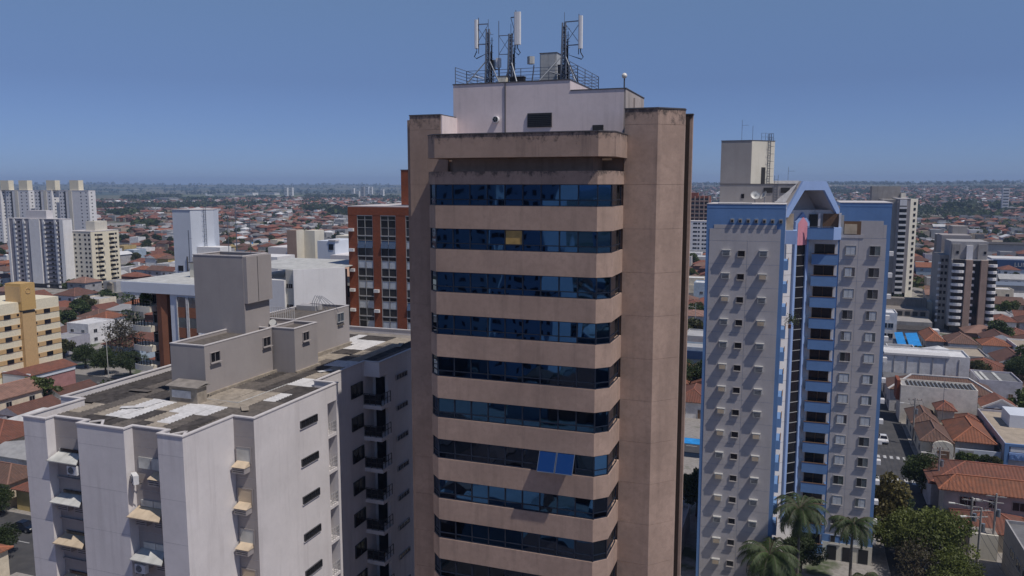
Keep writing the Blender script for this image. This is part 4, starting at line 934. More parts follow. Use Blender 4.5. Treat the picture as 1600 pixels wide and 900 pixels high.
# pinkish and lilac group behind the white slab
U = thing('lilac_office_group', 'lilac and cream office group with a slim pinkish stair tower, left of the brick block', 'office building', (-104, 160, 0))
bx('stair_tower', U, 'tower_render', -113.6, -111.0, 160, 163, 0, H-10.7); bx('stair_tower', U, 'cream_render', -111.0, -110.9, 160.05, 163.0, 0, H-10.72); bx('stair_tower', U, 'cream_render', -110.9, -107.9, 163, 167, 0, H-10.9)
bx('wall', U, 'lilac_render', -122, -107.9, 164, 176, 0, H-15.2) ; bx('wall', U, 'grey_wall', -110.8, -103.5, 162.5, 170, 0, H-18.2); bx('wall', U, 'cream_render', -107.8, -102.5, 172, 180, 0, H-12.6)
bx('wall', U, 'bluewhite_render', -104.3, -99.6, 158.5, 168, 0, H-12.9); bx('wall', U, 'lilac_render', -99.6, -94.4, 156.5, 168, 0, H-15.9); bx('wall', U, 'white_render', -99.6, -93, 168.0, 175, 0, H-13.5)
bx('penthouse_cap', U, 'coping', -101.2, -99.3, 158.3, 160, H-12.9, H-12.6); bx('window', U, 'smoke_glass', -101.2, -100, 158.4, 158.5, H-14.9, H-13.6); bx('window', U, 'smoke_glass', -98.6, -96.9, 156.4, 156.5, H-18.0, H-17.2)
for x in (-110.3, -106.6): bx('ribbon_window', U, 'smoke_glass', x, x+3.0, 162.4, 162.5, H-19.9, H-19.0)
bx('window', U, 'smoke_glass', -112.6, -112.2, 159.9, 160, H-18.6, H-17.6)
for x in (-121, -116): bx('ribbon_window', U, 'smoke_glass', x, x+3.4, 163.9, 164, H-19.6, H-18.9)
# tiled rooms left of the brick block
U2 = thing('tile_eaved_house', 'pale two storey house with pinkish tiled eaves, wedged beside the brick block', 'house', (-71, 118, 0))
bx('wall', U2, 'tower_render', -75.5, -64.0, 118, 127, 0, H-19.0); bx('upper_wall', U2, 'cream_render', -75.8, -63.8, 117.0, 127, H-17.0, H-15.4)
m = MB().mat('awning_tan').poly([(-76, 116.8, H-15.4), (-63.6, 116.8, H-15.4), (-64.5, 121, H-13.9), (-75, 121, H-13.9)]); m.build('tiled_roof', U2); bx('deep_window', U2, 'black', -75.6, -63.9, 117.6, 118.6, H-19.0, H-17.0)
for x in (-74, -69, -66): bx('window_box', U2, 'cream_render', x-.8, x+.8, 117.4, 118, H-25, H-24); bx('window', U2, 'smoke_glass', x-.7, x+.7, 117.9, 118.0, H-23.8, H-21.8)
# striped hotel
Ho = thing('striped_hotel', 'cream hotel striped in tan with a mustard yellow lift tower, far left', 'hotel', (-197, 130, 0))
bx('wall', Ho, 'hotel_cream', -206, -190.2, 95, 162.7, 0, H-30.4)
for k in range(9):
    z = H-33.2-k*2.93
    bx('stripe', Ho, 'hotel_tan', -190.2, -190.08, 95, 150.8, z-1.15, z); bx('stripe', Ho, 'hotel_tan', -190.2, -190.08, 154.6, 162.66, z-1.15, z)
win_simple(Ho, 'e', -190.08, [102, 113, 125, 136, 147.2, 158.8], [H-34.35-k*2.93 for k in range(8)], 1.9, 1.1, 'smoke_glass')
win_simple(Ho, 'e', -190.08, [129.5, 140.5, 150.2, 155.3], [H-34.0-k*2.93 for k in range(8)], .6, .6, 'smoke_glass', name='small_window')
bx('lift_tower', Ho, 'hotel_yellow', -196.5, -188.8, 146.8, 150.5, 0, H-26.6) if 0 else bx('lift_tower', Ho, 'hotel_tan', -190.2, -189.2, 150.8, 154.6, 0, H-33)
bx('lift_head', Ho, 'hotel_yellow', -194.5, -189.0, 150.7, 154.8, H-32.6, H-25.6); bx('lift_head_side', Ho, 'hotel_tan', -194.55, -189.2, 150.6, 150.7, H-30.4, H-26.3)
bx('painted_slot_shadow', Ho, 'black', -189.2, -189.1, 150.9, 154.5, H-33.3, H-32.8)  # black strip painted in as the shadow under the lift head
em = MB().mat('hotel_tan'); 
for a in range(0, 8):
    t0, t1 = a*PI/4, (a+1)*PI/4; em.bar((-188.95, 152.7+.7*math.cos(t0), H-27.6+.7*math.sin(t0)), (-188.95, 152.7+.7*math.cos(t1), H-27.6+.7*math.sin(t1)), .14)
em.build('emblem', Ho)
# far left towers
def slab_tower(name, label, cat, x0, x1, y0, y1, top, mat, side_mat, nf, cols_s, cols_e, fl, winm='smoke_glass', base=2.5, pent=None, group=None, pilasters=(), wsz=(1.2, 1.1), pmat='white_render'):
    t = thing(name, label, cat, ((x0+x1)/2, (y0+y1)/2, 0), 0, group)
    bx('wall', t, mat, x0, x1, y0, y1, base, top)
    if side_mat: bx('side_wall', t, side_mat, x1, x1+.12, y0+.05, y1, base, top-.05)
    bx('ground_floor', t, 'dark_metal', x0+1, x1-1, y0+1, y1-1, 0, base); bx('coping', t, 'coping', x0-.15, x1+.2, y0-.15, y1, top, top+.3)
    zs = [top-2.2-k*fl for k in range(nf)]
    if cols_s: win_simple(t, 's', y0, cols_s, zs, *wsz, winm, t=.1)
    if cols_e: win_simple(t, 'e', x1+(.12 if side_mat else 0), cols_e, zs, *wsz, winm)
    for a, b_ in pilasters: bx('pilaster', t, pmat, a, b_, y0-.5, y0, base, top-.02)
    if pent: bx('penthouse', t, *pent)
    return t
t = slab_tower('lilac_grey_tower', 'broad lilac grey apartment tower with white vertical pilasters, left background', 'apartment tower', -393, -354, 309, 314, H-17.9, 'lilac_dark', 'white_render', 15, [-385, -363, -357.5], [], 2.35, pilasters=((-393.4, -391.8), (-377.3, -370.2), (-356.4, -353.9)), pent=('lilac_render', -380, -366, 309.6, 313.6, H-17.6, H-13.4), wsz=(1.6, 1.0))
acw = MB().mat('ac_white').box(-.55, .55, -.7, 0, 0, 1.1).mesh('conditioner_box')
for x in (-388.3, -381.6, -367.8, -359.6):
    bx('white_strip', t, 'white_render', x-.6, x+.6, 308.7, 309, 3, H-18)
    for k in range(15): put('conditioner_box', acw, t, (x+.9, 308.9, H-20.3-k*2.35))
for k in range(15): bx('window_band', t, 'dark_metal', -366.4, -361.0, 308.85, 309, H-20.6-k*2.35, H-19.9-k*2.35)
t = slab_tower('cream_tower', 'cream apartment tower with staggered dark balconies down its sunlit side', 'apartment tower', -357.5, -341.8, 314, 332, H-24.2+.0, 'cream_render', 'hotel_cream', 12, [-355.5, -352.6, -349.2, -345.6, -343], [317, 330], 2.35, pent=('cream_render', -349, -343, 318, 326, H-24, H-19.0), wsz=(1.2, 1.0))
rt = random.Random(4)
for c in (319.4, 327):
    for k in range(12):
        z = H-27.5-k*2.35; b = bx('balcony', t, 'hotel_cream', -341.7, -340.3, c+(k % 2)*1.2-1.6, c+(k % 2)*1.2+1.1, z, z+.9); bx('painted_balcony_shade', t, 'smoke_glass', -341.7, -341.6, c-1.6, c+1.9, z+.9, z+2.0)  # dark panels above the parapets paint in the shade behind the balconies
cl = [(-520, -480.5, 440, 'leftmost, cut by the edge of the view'), (-482, -448, 436, 'second from the left'), (-449, -421, 440, 'third from the left'), (-424, -398, 436, 'rightmost')]
XS = [(-610, -583), (-574, -543), (-540, -519), (-516, -492)]
for i, (a, b_) in enumerate(((-690, -661), (-657, -630), (-621, -601), (-595, -562))):
    y0 = 515+(i % 2)*2
    t = slab_tower('white_apartment_slab', 'tall white apartment slab with a beige roof tank, %s of the row far left' % ('leftmost', 'second', 'third', 'rightmost')[i], 'apartment tower', a, b_, y0, y0+7, H-5.3, 'white_render', 'white_render', 17, [a+2, a+5.2, b_-8.5, b_-2.6], [y0+3], 2.9, wsz=(1.3, .8))
    c = (-656, -636.5, -602, -578)[i]; bx('roof_tank', t, 'hotel_cream', c-5.5, c+4.5, y0+1, y0+6, H-5, H+3.4)
    bx('recess', t, 'cream_render', a+11, a+14.5, y0-.3, y0, 3, H-5.5); bx('dark_strip', t, 'dark_metal', a+6, a+7.6, y0-.2, y0, 3, H-6)
# right background towers
t = slab_tower('beige_slab_tower', 'slim olive beige apartment tower with white balcony bands, just right of the blue tower', 'apartment tower', 43.8, 49.4, 420, 440, H-6.9, 'taupe_render', 'cream_render', 16, [], [425, 436], 2.7, wsz=(1.4, 1.2))
pr('angled_side', t, 'cream_render', [(49.4, 420.1), (53.0, 423.7), (52, 432), (49.4, 432)], 0, H-6.95)
am = MB().mat('smoke_glass').box(-.7, .7, -.1, .05, 0, 1.3).mesh('window')
for k in range(16): put('window', am, t, (51.6, 422.2, H-9.6-k*2.7)).rotation_euler = (0, 0, PI/4)
bx('balcony_recess', t, 'smoke_glass', 44.9, 47.9, 419.8, 420, 3, H-10)
for k in range(17): bx('balcony_band', t, 'white_render', 44.8, 48.0, 419.2, 420, H-11.5-k*2.7, H-10.5-k*2.7)
bx('upper_panel', t, 'white_render', 44.9, 47.9, 419.5, 420, H-10, H-7.2); bx('rear_wing', t, 'concrete', 34, 47, 440, 452, 0, H-1.0); bx('rear_wing', t, 'concrete', 37.5, 43.8, 421, 440, 0, H-7.2); bx('rear_tank', t, 'cream_render', 47, 49, 436, 440, H-6.6, H-4.2)
t = slab_tower('dark_brown_tower', 'dark brown apartment tower in its own shade behind the balcony tower', 'apartment tower', 56.5, 67, 372, 392, H-21.5, 'old_concrete', 'concrete', 11, [59, 62], [], 2.7, pent=('concrete', 60.5, 66, 375, 385, H-21.5, H-17.2))
for k in range(11): bx('balcony', t, 'dark_metal', 56.0, 58, 371, 372, H-25-k*2.7, H-24-k*2.7)
t = thing('white_balcony_tower', 'apartment tower with white rounded balconies and two brown vertical strips, right background', 'apartment tower', (60, 332, 0))
bx('core', t, 'grey_wall', 53.0, 66, 326, 345, 2.6, H-27.0); bx('ground_floor', t, 'dark_metal', 54, 65.5, 327, 343, 0, 2.6); bx('rear_core', t, 'concrete', 50.0, 53, 332, 350, 0, H-26)
bx('upper_core', t, 'grey_wall', 53.0, 64.8, 328.5, 343, H-27, H-20.6); bx('upper_core', t, 'taupe_render', 52.2, 62, 345, 356, H-27, H-19.3)
for x in (53.2, 61.6): bx('upper_wing', t, 'concrete', x, x+2.6, 327.6, 328.5, H-27, H-21.5)
for x in (57.9, ): bx('window_bay', t, 'white_render', x, x+2.0, 327.4, 328.5, H-27, H-22.0)
for x in (57.5, 62.3): bx('brown_strip', t, 'brick_orange' if 0 else 'tower_render', x, x+2.1, 324.4, 326, 2.6, H-27.0)
bx('dark_recess', t, 'smoke_glass', 59.7, 62.2, 325.8, 326, 2.6, H-27.3)
for k in range(10):
    z = H-29.3-k*2.4
    for (a, b_) in ((53.2, 57.4), (64.5, 67.6)):
        n = 6; c = (a+b_)/2; w = (b_-a)/2; pl = [(b_, 326)]+[(c+w*math.cos(PI*i/n), 326-1.6*math.sin(PI*i/n)-.4) for i in range(n+1)]+[(a, 326)]
        pr('balcony', t, 'white_render', pl[::-1], z, z+.95); bx('balcony_glazing', t, 'dark_glass', a+.2, b_-.2, 325.5, 325.7, z+.95, z+2.4)
    bx('small_balcony', t, 'white_render', 59.6, 60.5, 325.2, 326, z, z+.8); bx('rear_balcony', t, 'white_render', 49.6, 50.4, 331.2, 332, z, z+.8)
for k in range(10):
    z = H-29.3-k*2.4
    for x in (50.6, 51.9): bx('window', t, 'smoke_glass', x, x+.8, 331.9, 332, z+.9, z+2.0)
    for y in (329, 335): pass
for x in (54.6, 63.4): bx('window', t, 'smoke_glass', x, x+.8, 327.5, 327.6, H-25, H-24)
# unfinished brick block and white block seen in the gap
t = thing('unfinished_brick_block', 'unfinished brown brick block with open floors, in the gap left of the blue tower', 'building', (-75, 645, 0))
bx('wall', t, 'brick', -84, -66, 640, 655, 0, H-9); 
for k in range(7): bx('open_floor', t, 'black', -83, -67, 639.6, 640, H-12.4-k*3.2, H-10.8-k*3.2); bx('floor_slab', t, 'tower_render', -84.3, -65.7, 638.8, 640, H-13.2-k*3.2, H-12.4-k*3.2)
for k in range(6): bx('column', t, 'tower_render', -84+k*3.5, -83.3+k*3.5, 638.7, 640.2, 3, H-9)
bx('parapet_room', t, 'brick', -82, -75, 643, 650, H-9, H-6.5)
t = slab_tower('white_gap_block', 'low white apartment block with six rows of paired windows, below the unfinished brick block', 'apartment building', -79.5, -62, 600, 612, H-27, 'white_render', None, 7, [-77.5, -75.5, -72, -70.5, -68.5, -65.5, -63.7], [], 3.0, wsz=(1.4, 1.2))
# ================================================================== terrain, streets
def sm(a, b, x): t = min(1, max(0, (x-a)/(b-a))); return t*t*(3-2*t)
def azi(X, Y):      # bearing from the camera's heading, radians, + to the right
    return math.atan2(X*math.cos(YAW)+Y*math.sin(YAW), -X*math.sin(YAW)+Y*math.cos(YAW))
def hgt(X, Y):
    r = math.hypot(X, Y)
    if r < 1150: return 0.0
    a = azi(X, Y); k = sm(.05, .28, a)*(1-sm(1.2, 2.0, a))
    z = k*(30*sm(1200, 4200, r)+22*sm(3800, 5600, r))
    z += (1-k)*(50*sm(5200, 9500, r)) + k*18*sm(6000, 9000, r)
    z += sm(4200, 7000, r)*(3*math.sin(a*11+1)+2.4*math.sin(a*23+.4)+1.6*math.sin(a*51)) + 2.0*math.sin(X*.004)*math.sin(Y*.0037)*sm(1150, 2200, r)
    return z
nr, na = 90, 160
vs = [(0, 0, -0.0)]; fs = []
rr = [1150*(i/30)**1.0 for i in range(1, 31)]+[1150*(12000/1150)**(i/60) for i in range(1, 61)]
for r in rr:
    for j in range(na):
        a = 2*PI*j/na; X, Y = r*math.cos(a), r*math.sin(a); vs.append((X, Y, hgt(X, Y)))
for j in range(na): fs.append((0, 1+j, 1+(j+1) % na))
for i in range(len(rr)-1):
    for j in range(na): a = 1+i*na+j; b = 1+i*na+(j+1) % na; fs.append((a, a+na, b+na, b))
me = bpy.data.meshes.new('ground'); me.from_pydata(vs, [], fs); me.materials.append(MATS['ground_dirt']); me.polygons.foreach_set('use_smooth', [True]*len(fs))
tag(link('ground', me), kind='structure')
tag(MB().mat('asphalt').poly([(-900, -400, .004), (700, -400, .004), (700, 900, .004), (-900, 900, .004)]).build('road'), kind='structure')
# blocks between the streets, raised as pavements
XB = [(-899, -780), (-766, -650), (-636, -540), (-526, -430), (-416, -320), (-306, -216), (-204, -115), (-101, 14.2), (24.0, 120), (132, 225), (237, 330), (342, 450), (464, 600)]
YB_ = [(-390, -200), (-188, -60), (-46, 76.5), (91.5, 159), (169, 278), (290, 392), (404, 500), (512, 610), (622, 730), (742, 899)]
pv = MB().mat('paving'); kb = MB().mat('concrete')
for (a, b) in XB:
    for (c, d) in YB_:
        pv.box(a+.15, b-.15, c+.15, d-.15, 0, .13, skip='b')
        for q in ((a, b, c, c+.15), (a, b, d-.15, d), (a, a+.15, c+.15, d-.15), (b-.15, b, c+.15, d-.15)): kb.box(*q, 0, .14, skip='b')
tag(pv.build('pavement'), kind='structure'); tag(kb.build('kerb'), kind='structure')
mk = MB().mat('paint_white')
def zeb(x0, x1, y0, y1, n, ax):
    for k in range(n):
        if ax == 'x': w = (x1-x0)/n; mk.poly([(x0+k*w, y0, .008), (x0+k*w+w*.5, y0, .008), (x0+k*w+w*.5, y1, .008), (x0+k*w, y1, .008)])
        else: w = (y1-y0)/n; mk.poly([(x0, y0+k*w, .008), (x1, y0+k*w, .008), (x1, y0+k*w+w*.5, .008), (x0, y0+k*w+w*.5, .008)])
zeb(15.6, 22.8, 155.5, 158.0, 6, 'x'); zeb(15.6, 22.8, 169.5, 171.2, 6, 'x'); zeb(24.8, 27.2, 160, 168.4, 7, 'y')
for k in range(12): mk.poly([(19.0, 100+k*5, .008), (19.15, 100+k*5, .008), (19.15, 102.2+k*5, .008), (19.0, 102.2+k*5, .008)])
for k in range(50):
    for yy in (84.0, 164.0): mk.poly([(-250+k*5, yy, .008), (-247.8+k*5, yy, .008), (-247.8+k*5, yy+.15, .008), (-250+k*5, yy+.15, .008)])
tag(mk.build('road_markings'), kind='structure')

# ================================================================== houses
TILE = {'rust': (.205, .078, .050), 'dark rust': (.135, .062, .045), 'orange': (.28, .105, .055), 'weathered brown': (.165, .092, .068), 'faded pink': (.29, .165, .125)}
FLATC = {'pale grey': (.36, .36, .36), 'white': (.62, .62, .62), 'dark grey': (.14, .14, .145), 'sand': (.36, .30, .23)}
WALL = {'white': (.72, .71, .70), 'cream': (.68, .60, .47), 'grey': (.36, .35, .35), 'peach': (.50, .33, .24), 'light blue': (.36, .44, .52), 'yellow': (.50, .38, .16), 'pink': (.40, .20, .19), 'lilac': (.42, .41, .46)}
def house_geo(wb, rb_, x0, x1, y0, y1, h, kind, rc, wc, zb=0.0, rise=None, axis=None, over=.5, simple=False):
    """walls into wb, roof into rb_"""
    wb.col = wc; rb_.col = rc
    w, d = x1-x0, y1-y0
    wb.box(x0, x1, y0, y1, zb, zb+h, skip='b' if kind == 'flat' else 'bt')
    z = zb+h
    if kind == 'flat':
        t = .2; wb.box(x0, x1, y0, y0+t, z, z+.7, skip='b'); wb.box(x0, x1, y1-t, y1, z, z+.7, skip='b'); wb.box(x0, x0+t, y0+t, y1-t, z, z+.7, skip='b'); wb.box(x1-t, x1, y0+t, y1-t, z, z+.7, skip='b')
        rb_.poly([(x0+t, y0+t, z+.25), (x1-t, y0+t, z+.25), (x1-t, y1-t, z+.25), (x0+t, y1-t, z+.25)]); return
    x0 -= over; x1 += over; y0 -= over; y1 += over; w, d = x1-x0, y1-y0
    axis = axis or ('x' if w > d else 'y'); s = min(w, d)/2 if kind == 'hip' else (d if axis == 'x' else w)/2
    r = rise if rise is not None else s*.42
    e = z-.1; cx, cy = (x0+x1)/2, (y0+y1)/2
    if kind == 'hip':
        if axis == 'x': q = d/2*.95; A_, B_ = (x0+min(q, w/2-.01), cy, e+r), (x1-min(q, w/2-.01), cy, e+r)
        else: q = w/2*.95; A_, B_ = (cx, y0+min(q, d/2-.01), e+r), (cx, y1-min(q, d/2-.01), e+r)
    else:
        A_, B_ = ((x0, cy, e+r), (x1, cy, e+r)) if axis == 'x' else ((cx, y0, e+r), (cx, y1, e+r))
    p = [(x0, y0, e), (x1, y0, e), (x1, y1, e), (x0, y1, e)]
    if axis == 'x': F = [[p[0], p[1], B_, A_], [p[2], p[3], A_, B_], [p[3], p[0], A_], [p[1], p[2], B_]]
    else: F = [[p[1], p[2], B_, A_], [p[3], p[0], A_, B_], [p[0], p[1], A_], [p[2], p[3], B_]]
    if kind == 'gable':
        wb.poly([F[2][0], F[2][1], F[2][2]]); wb.poly([F[3][0], F[3][1], F[3][2]]); F = F[:2]
    for f in F: rb_.poly(f)
    if not simple:
        rb_.poly([p[3], p[2], p[1], p[0]])           # soffit
        for a, b in zip(p, p[1:]+p[:1]): rb_.poly([(a[0], a[1], a[2]-.14), (b[0], b[1], b[2]-.14), b, a])
    return A_, B_, p
wmesh = {}
def hwin(kind, face, w=1.3, h=1.1):
    k = (kind, face, w, h)
    if k not in wmesh:
        m = MB()
        def q(u0, u1, d0, d1, z0, z1):
            if face == 's': m.box(u0, u1, -d1, -d0, z0, z1)
            else: m.box(d0, d1, u0, u1, z0, z1) if face == 'e' else m.box(-d1, -d0, u0, u1, z0, z1)
        m.mat('window_frame_white'); q(-w/2-.08, w/2+.08, 0, .1, -.08, 0); q(-w/2-.08, w/2+.08, 0, .1, h, h+.08); q(-w/2-.08, -w/2, 0, .1, 0, h); q(w/2, w/2+.08, 0, .1, 0, h); q(-.03, .03, 0, .09, 0, h)
        m.mat(kind); q(-w/2, w/2, 0, .05, 0, h); wmesh[k] = m.mesh('window' if kind != 'wood' else 'door')
    return wmesh[k]
RH = random.Random(77)
def house(label, x0, x1, y0, y1, h, kind='hip', rc='rust', wc='white', group=None, axis=None, rise=None, win=True, ridge=True, cat='house', name='house', tank=False, zb=.13, over=.5, rough_cols=None, door=True):
    t = thing(name, label, cat, ((x0+x1)/2, (y0+y1)/2, zb), 0, group)
    wb = MB(); wb.mats = ['house_paint']; rb_ = MB(); rb_.mats = ['house_roof' if kind != 'flat' else 'house_paint']
    C = (TILE.get(rc) or FLATC.get(rc)) if isinstance(rc, str) else rc
    if rc in FLATC: rb_.mats = ['house_paint']
    k = RH.uniform(.85, 1.15); C = sh(C, k); Wc_ = sh(WALL[wc] if isinstance(wc, str) else wc, RH.uniform(.9, 1.08))
    g = house_geo(wb, rb_, x0, x1, y0, y1, h, kind, C, Wc_, zb, rise, axis, over)
    wb.build('wall', t); rb_.build('roof', t)
    if ridge and g and rc in TILE:
        m = MB(); m.mats = ['house_paint']; m.col = sh(C, 1.5); A_, B_, p = g; m.bar(A_, B_, .28, .16)
        if kind == 'hip':
            P = sorted(p, key=lambda q: (Vector(q)-Vector(A_)).length)
            for q in P[:2]: m.bar(A_, q, .26, .14)
            for q in sorted(p, key=lambda q: (Vector(q)-Vector(B_)).length)[:2]: m.bar(B_, q, .26, .14)
        m.build('ridge_tiles', t)
    if win:
        fl = max(1, int(h/2.9))
        for f in range(fl):
            z = zb+f*2.9+1.0
            n = max(1, int((x1-x0)/4)); 
            for i in range(n):
                u = x0+(i+.5)*(x1-x0)/n
                if f == 0 and i == n//2 and door: put('door', hwin('wood', 's', 1.0, 2.05), t, (u, y0, zb+.02))
                else: put('window', hwin(RH.choice(('smoke_glass', 'grey_glass')), 's'), t, (u, y0, z))
            n = max(1, int((y1-y0)/5))
            side = 'e' if x0 < 0 else 'w'; xx = x1 if x0 < 0 else x0
            for i in range(n): put('window', hwin('smoke_glass', side), t, (xx, y0+(i+.5)*(y1-y0)/n, z))
    if tank:
        tx, ty = (x0+x1)/2, (y0+y1)/2+1; MB().mat('tarp_blue').tube([(tx, ty, zb+h+.3), (tx, ty, zb+h+1.3), (tx, ty, zb+h+1.5)], [.7, .62, .3], 12).build('water_tank', t)
    return t
EXCL = [(-140, -95, 20, 60), (-56, -6, 36, 76), (-64, -46, 100, 124), (-100, -64, 89, 120), (-82, -50, 80, 114), (-12.5, 13, 104, 134), (-210, -186, 92, 166), (-122, -97, 126, 144), (-124, -90, 154, 182), (-78, -62, 114, 130),
        (-400, -350, 300, 326), (-362, -338, 306, 336), (-700, -550, 505, 560), (30, 56, 405, 460), (50, 70, 322, 400), (-86, -62, 634, 660), (-82, -60, 595, 616)]
def mine(x0, x1, y0, y1): EXCL.append((x0-1, x1+1, y0-1, y1+1))
def H_(*a, **k): mine(a[1], a[2], a[3], a[4]); return house(*a, **k)
def text_mesh(cu, mat, par, p):
    tmp = bpy.data.objects.new('lettering', cu); me = bpy.data.meshes.new_from_object(tmp); bpy.data.objects.remove(tmp); me.materials.clear(); me.materials.append(MATS[mat]); me.name = 'lettering'
    o = link('lettering', me, par, p); o.rotation_euler = (PI/2, 0, 0); return o
# ---- right side, near to far
t = H_('grey flat roofed corner building at the very bottom right corner', 29.3, 42, 110, 124.8, 6.3, 'flat', 'dark grey', 'grey', win=False)
for y in (113.2, 116.5, 119.8): put('window', hwin('smoke_glass', 'w', 2.2, 1.2), t, (29.3, y, 3.6))
m = MB().mat('white_render').box(29.1, 42, 109.7, 110, .1, 7.4); m.build('front_wall', t)
H_('low house with orange brown hips wedged under the big two storey house, bottom right', 24.9, 34.0, 129.6, 136.8, 3.1, 'hip', 'rust', 'cream', rise=1.7)
H_('lean tiled annex roof beside the utility poles at the bottom right', 34.6, 44, 128.5, 136.0, 3.2, 'hip', 'orange', 'white', rise=1.6)
t = H_('two storey pale house with a bright rust hipped roof and three shuttered windows, lower right', 23.6, 37.6, 137.7, 141.7, 6.3, 'hip', 'orange', (.50, .45, .42), rise=1.75, win=False, over=.9)
for x, w in ((27.0, 2.2), (30.4, 1.0), (34.1, 1.9)): put('window', hwin('smoke_glass', 's', w, 1.3), t, (x, 137.7, 3.9))
put('door', hwin('wood', 's', 1.1, 2.1), t, (25.0, 137.7, .15)); bx('side_wall', t, 'tower_render', 37.6, 40, 138.2, 141, .13, 5.2)
H_('long rust tiled roof behind the two storey pale house, lower right', 22.6, 52, 142.8, 155.2, 5.2, 'hip', 'rust', 'lilac', rise=2.2, win=False)
t = thing('garden_wall', 'weathered cream boundary wall between the utility poles, bottom right', 'wall', (27, 126.5, .13)); bx('wall', t, 'cream_render', 25.2, 29.0, 126.2, 126.5, .13, 4.0); bx('flat_roof', t, 'slab', 24.8, 29.0, 126.5, 128.9, 3.8, 3.95)
t = thing('garden_wall', 'long grey boundary wall running up the street from the bottom edge', 'wall', (24, 120, .13)); bx('wall', t, 'old_concrete', 23.95, 24.15, 108, 139, .13, 2.6)
t = thing('garden_wall', 'low white front wall with grey panels behind the long rust roof', 'wall', (33, 158, .13)); bx('wall', t, 'bluewhite_render', 30.8, 38.6, 171.3, 171.5, .13, 2.9); bx('panel', t, 'grey_wall', 31.5, 34.0, 171.2, 171.3, .5, 2.7)
H_('rust tiled corner house with a rounded white porch at the crossing', 24.9, 30.0, 171.2, 182.0, 3.9, 'hip', 'weathered brown', 'cream', rise=1.9)
t = thing('arched_porch', 'whitewashed porch with a rounded gable, right at the street crossing', 'porch', (28.5, 170.5, .13)); pts = [(26.6, .13), (30.3, .13), (30.3, 3.3)]+[(28.45+1.85*math.cos(a), 3.3+1.1*math.sin(a)) for a in [PI*k/8 for k in range(1, 8)]]+[(26.6, 3.3)]
m = MB().mat('cream_render'); a_ = [(x, 169.9, z) for x, z in pts]; b_ = [(x, 170.5, z) for x, z in pts]; m.poly(a_); m.poly(b_[::-1])
for i in range(len(pts)): j = (i+1) % len(pts); m.poly([a_[j], a_[i], b_[i], b_[j]])
m.build('front', t); bx('gate', t, 'wood', 27.5, 29.6, 169.8, 169.9, .13, 2.5)
H_('low rust tiled house in front of the long cream warehouse, beside the street', 24.8, 29.6, 184, 194.5, 3.8, 'hip', 'weathered brown', 'cream', rise=1.8)
H_('small two storey cream house with a dark gable in front of the cream warehouse', 30.4, 33.6, 190.6, 195.2, 5.4, 'hip', 'rust', 'cream', rise=1.4)
H_('wide orange brown hipped roof left of the blue trimmed commercial building', 31.2, 38.0, 174.0, 187.5, 3.7, 'hip', 'orange', 'grey', rise=2.3)
H_('low rust roof strip under the cream warehouse wall', 34.4, 38.6, 189.5, 194.6, 3.4, 'hip', 'rust', 'white', rise=1.2)
t = H_('long plain cream warehouse wall with a ribbed grey skylight roof', 23.6, 39.0, 196.6, 203.6, 8.0, 'flat', 'pale grey', (.80, .75, .66), win=False, cat='warehouse', name='warehouse', ridge=False)
m = MB()
for k in range(16):
    m.mat('sheet_dark'); x = 25.0+k*.85; m.poly([(x, 197.6, 8.45), (x+.4, 197.6, 8.75), (x+.4, 202.8, 8.75), (x, 202.8, 8.45)]); m.mat('steel'); m.poly([(x+.4, 197.6, 8.75), (x+.85, 197.6, 8.45), (x+.85, 202.8, 8.45), (x+.4, 202.8, 8.75)])
m.build('skylight_roof', t); bx('red_gable_wall', t, 'brick', 22.9, 23.6, 198, 203, 5, 9.6)
t = H_('long brown tiled roof edged with white ridge caps behind the cream warehouse', 22.4, 44.5, 206.2, 216.5, 5.6, 'hip', 'weathered brown', 'white', rise=2.6, ridge=False)
m = MB().mat('sheet_white'); P = [(21.9, 205.7, 5.7), (27.4, 211.3, 8.35), (39.6, 211.3, 8.35), (45.0, 205.7, 5.7)]
for a, b in zip(P[:-1], P[1:]): m.bar(a, b, .35, .25)
m.build('ridge_caps', t)
t = H_('white gabled hall with white edged brown roof, right of the cream warehouse', 40.5, 47.0, 197.6, 204, 5.0, 'gable', 'rust', 'white', axis='y', rise=2.0, ridge=False)
m = MB().mat('sheet_white'); m.bar((40.0, 197, 5.05), (43.75, 197, 7.1), .35); m.bar((43.75, 197, 7.1), (47.5, 197, 5.05), .35); m.build('verge', t)
t = H_('commercial building with blue trimmed front and white sign board, right edge', 39.0, 60, 170.6, 196, 4.2, 'flat', 'sand', 'lilac', win=False, cat='shop building', name='shop_building')
bx('upper_room', t, 'bluewhite_render', 42.5, 60, 184, 191, 4.6, 7.2)
bx('blue_frame', t, 'blue_paint', 38.9, 60, 170.2, 170.6, 4.6, 5.1); bx('blue_frame', t, 'blue_paint', 38.9, 39.6, 170.2, 170.6, .13, 4.6); bx('sign_board', t, 'white_render', 39.9, 52, 170.3, 170.5, 3.55, 4.5)
bx('sign_panel', t, 'sunlit_and_pale_blue', 39.7, 52, 170.1, 170.5, 2.0, 3.4)
cu = bpy.data.curves.new('lettering', 'FONT'); cu.body = 'EXAMES'; cu.size = 1.25; cu.extrude = .03
text_mesh(cu, 'blue_paint', t, (39.8, 170.05, 2.25))
for y in (174, 178.5, 191): put('window', hwin('smoke_glass', 'w', 2.4, 1.0), t, (39.0, y, 2.9))
t = thing('blue_awning', 'blue sheet awning against the shaded side of the commercial building', 'awning', (38, 182, 3)); m = MB().mat('blue_sheet').poly([(38.05, 177, 2.3), (38.96, 177, 2.8), (38.96, 190, 2.8), (38.05, 190, 2.3)]).poly([(38.05, 190, 2.26), (38.96, 190, 2.76), (38.96, 177, 2.76), (38.05, 177, 2.26)]); m.build('sheet', t)
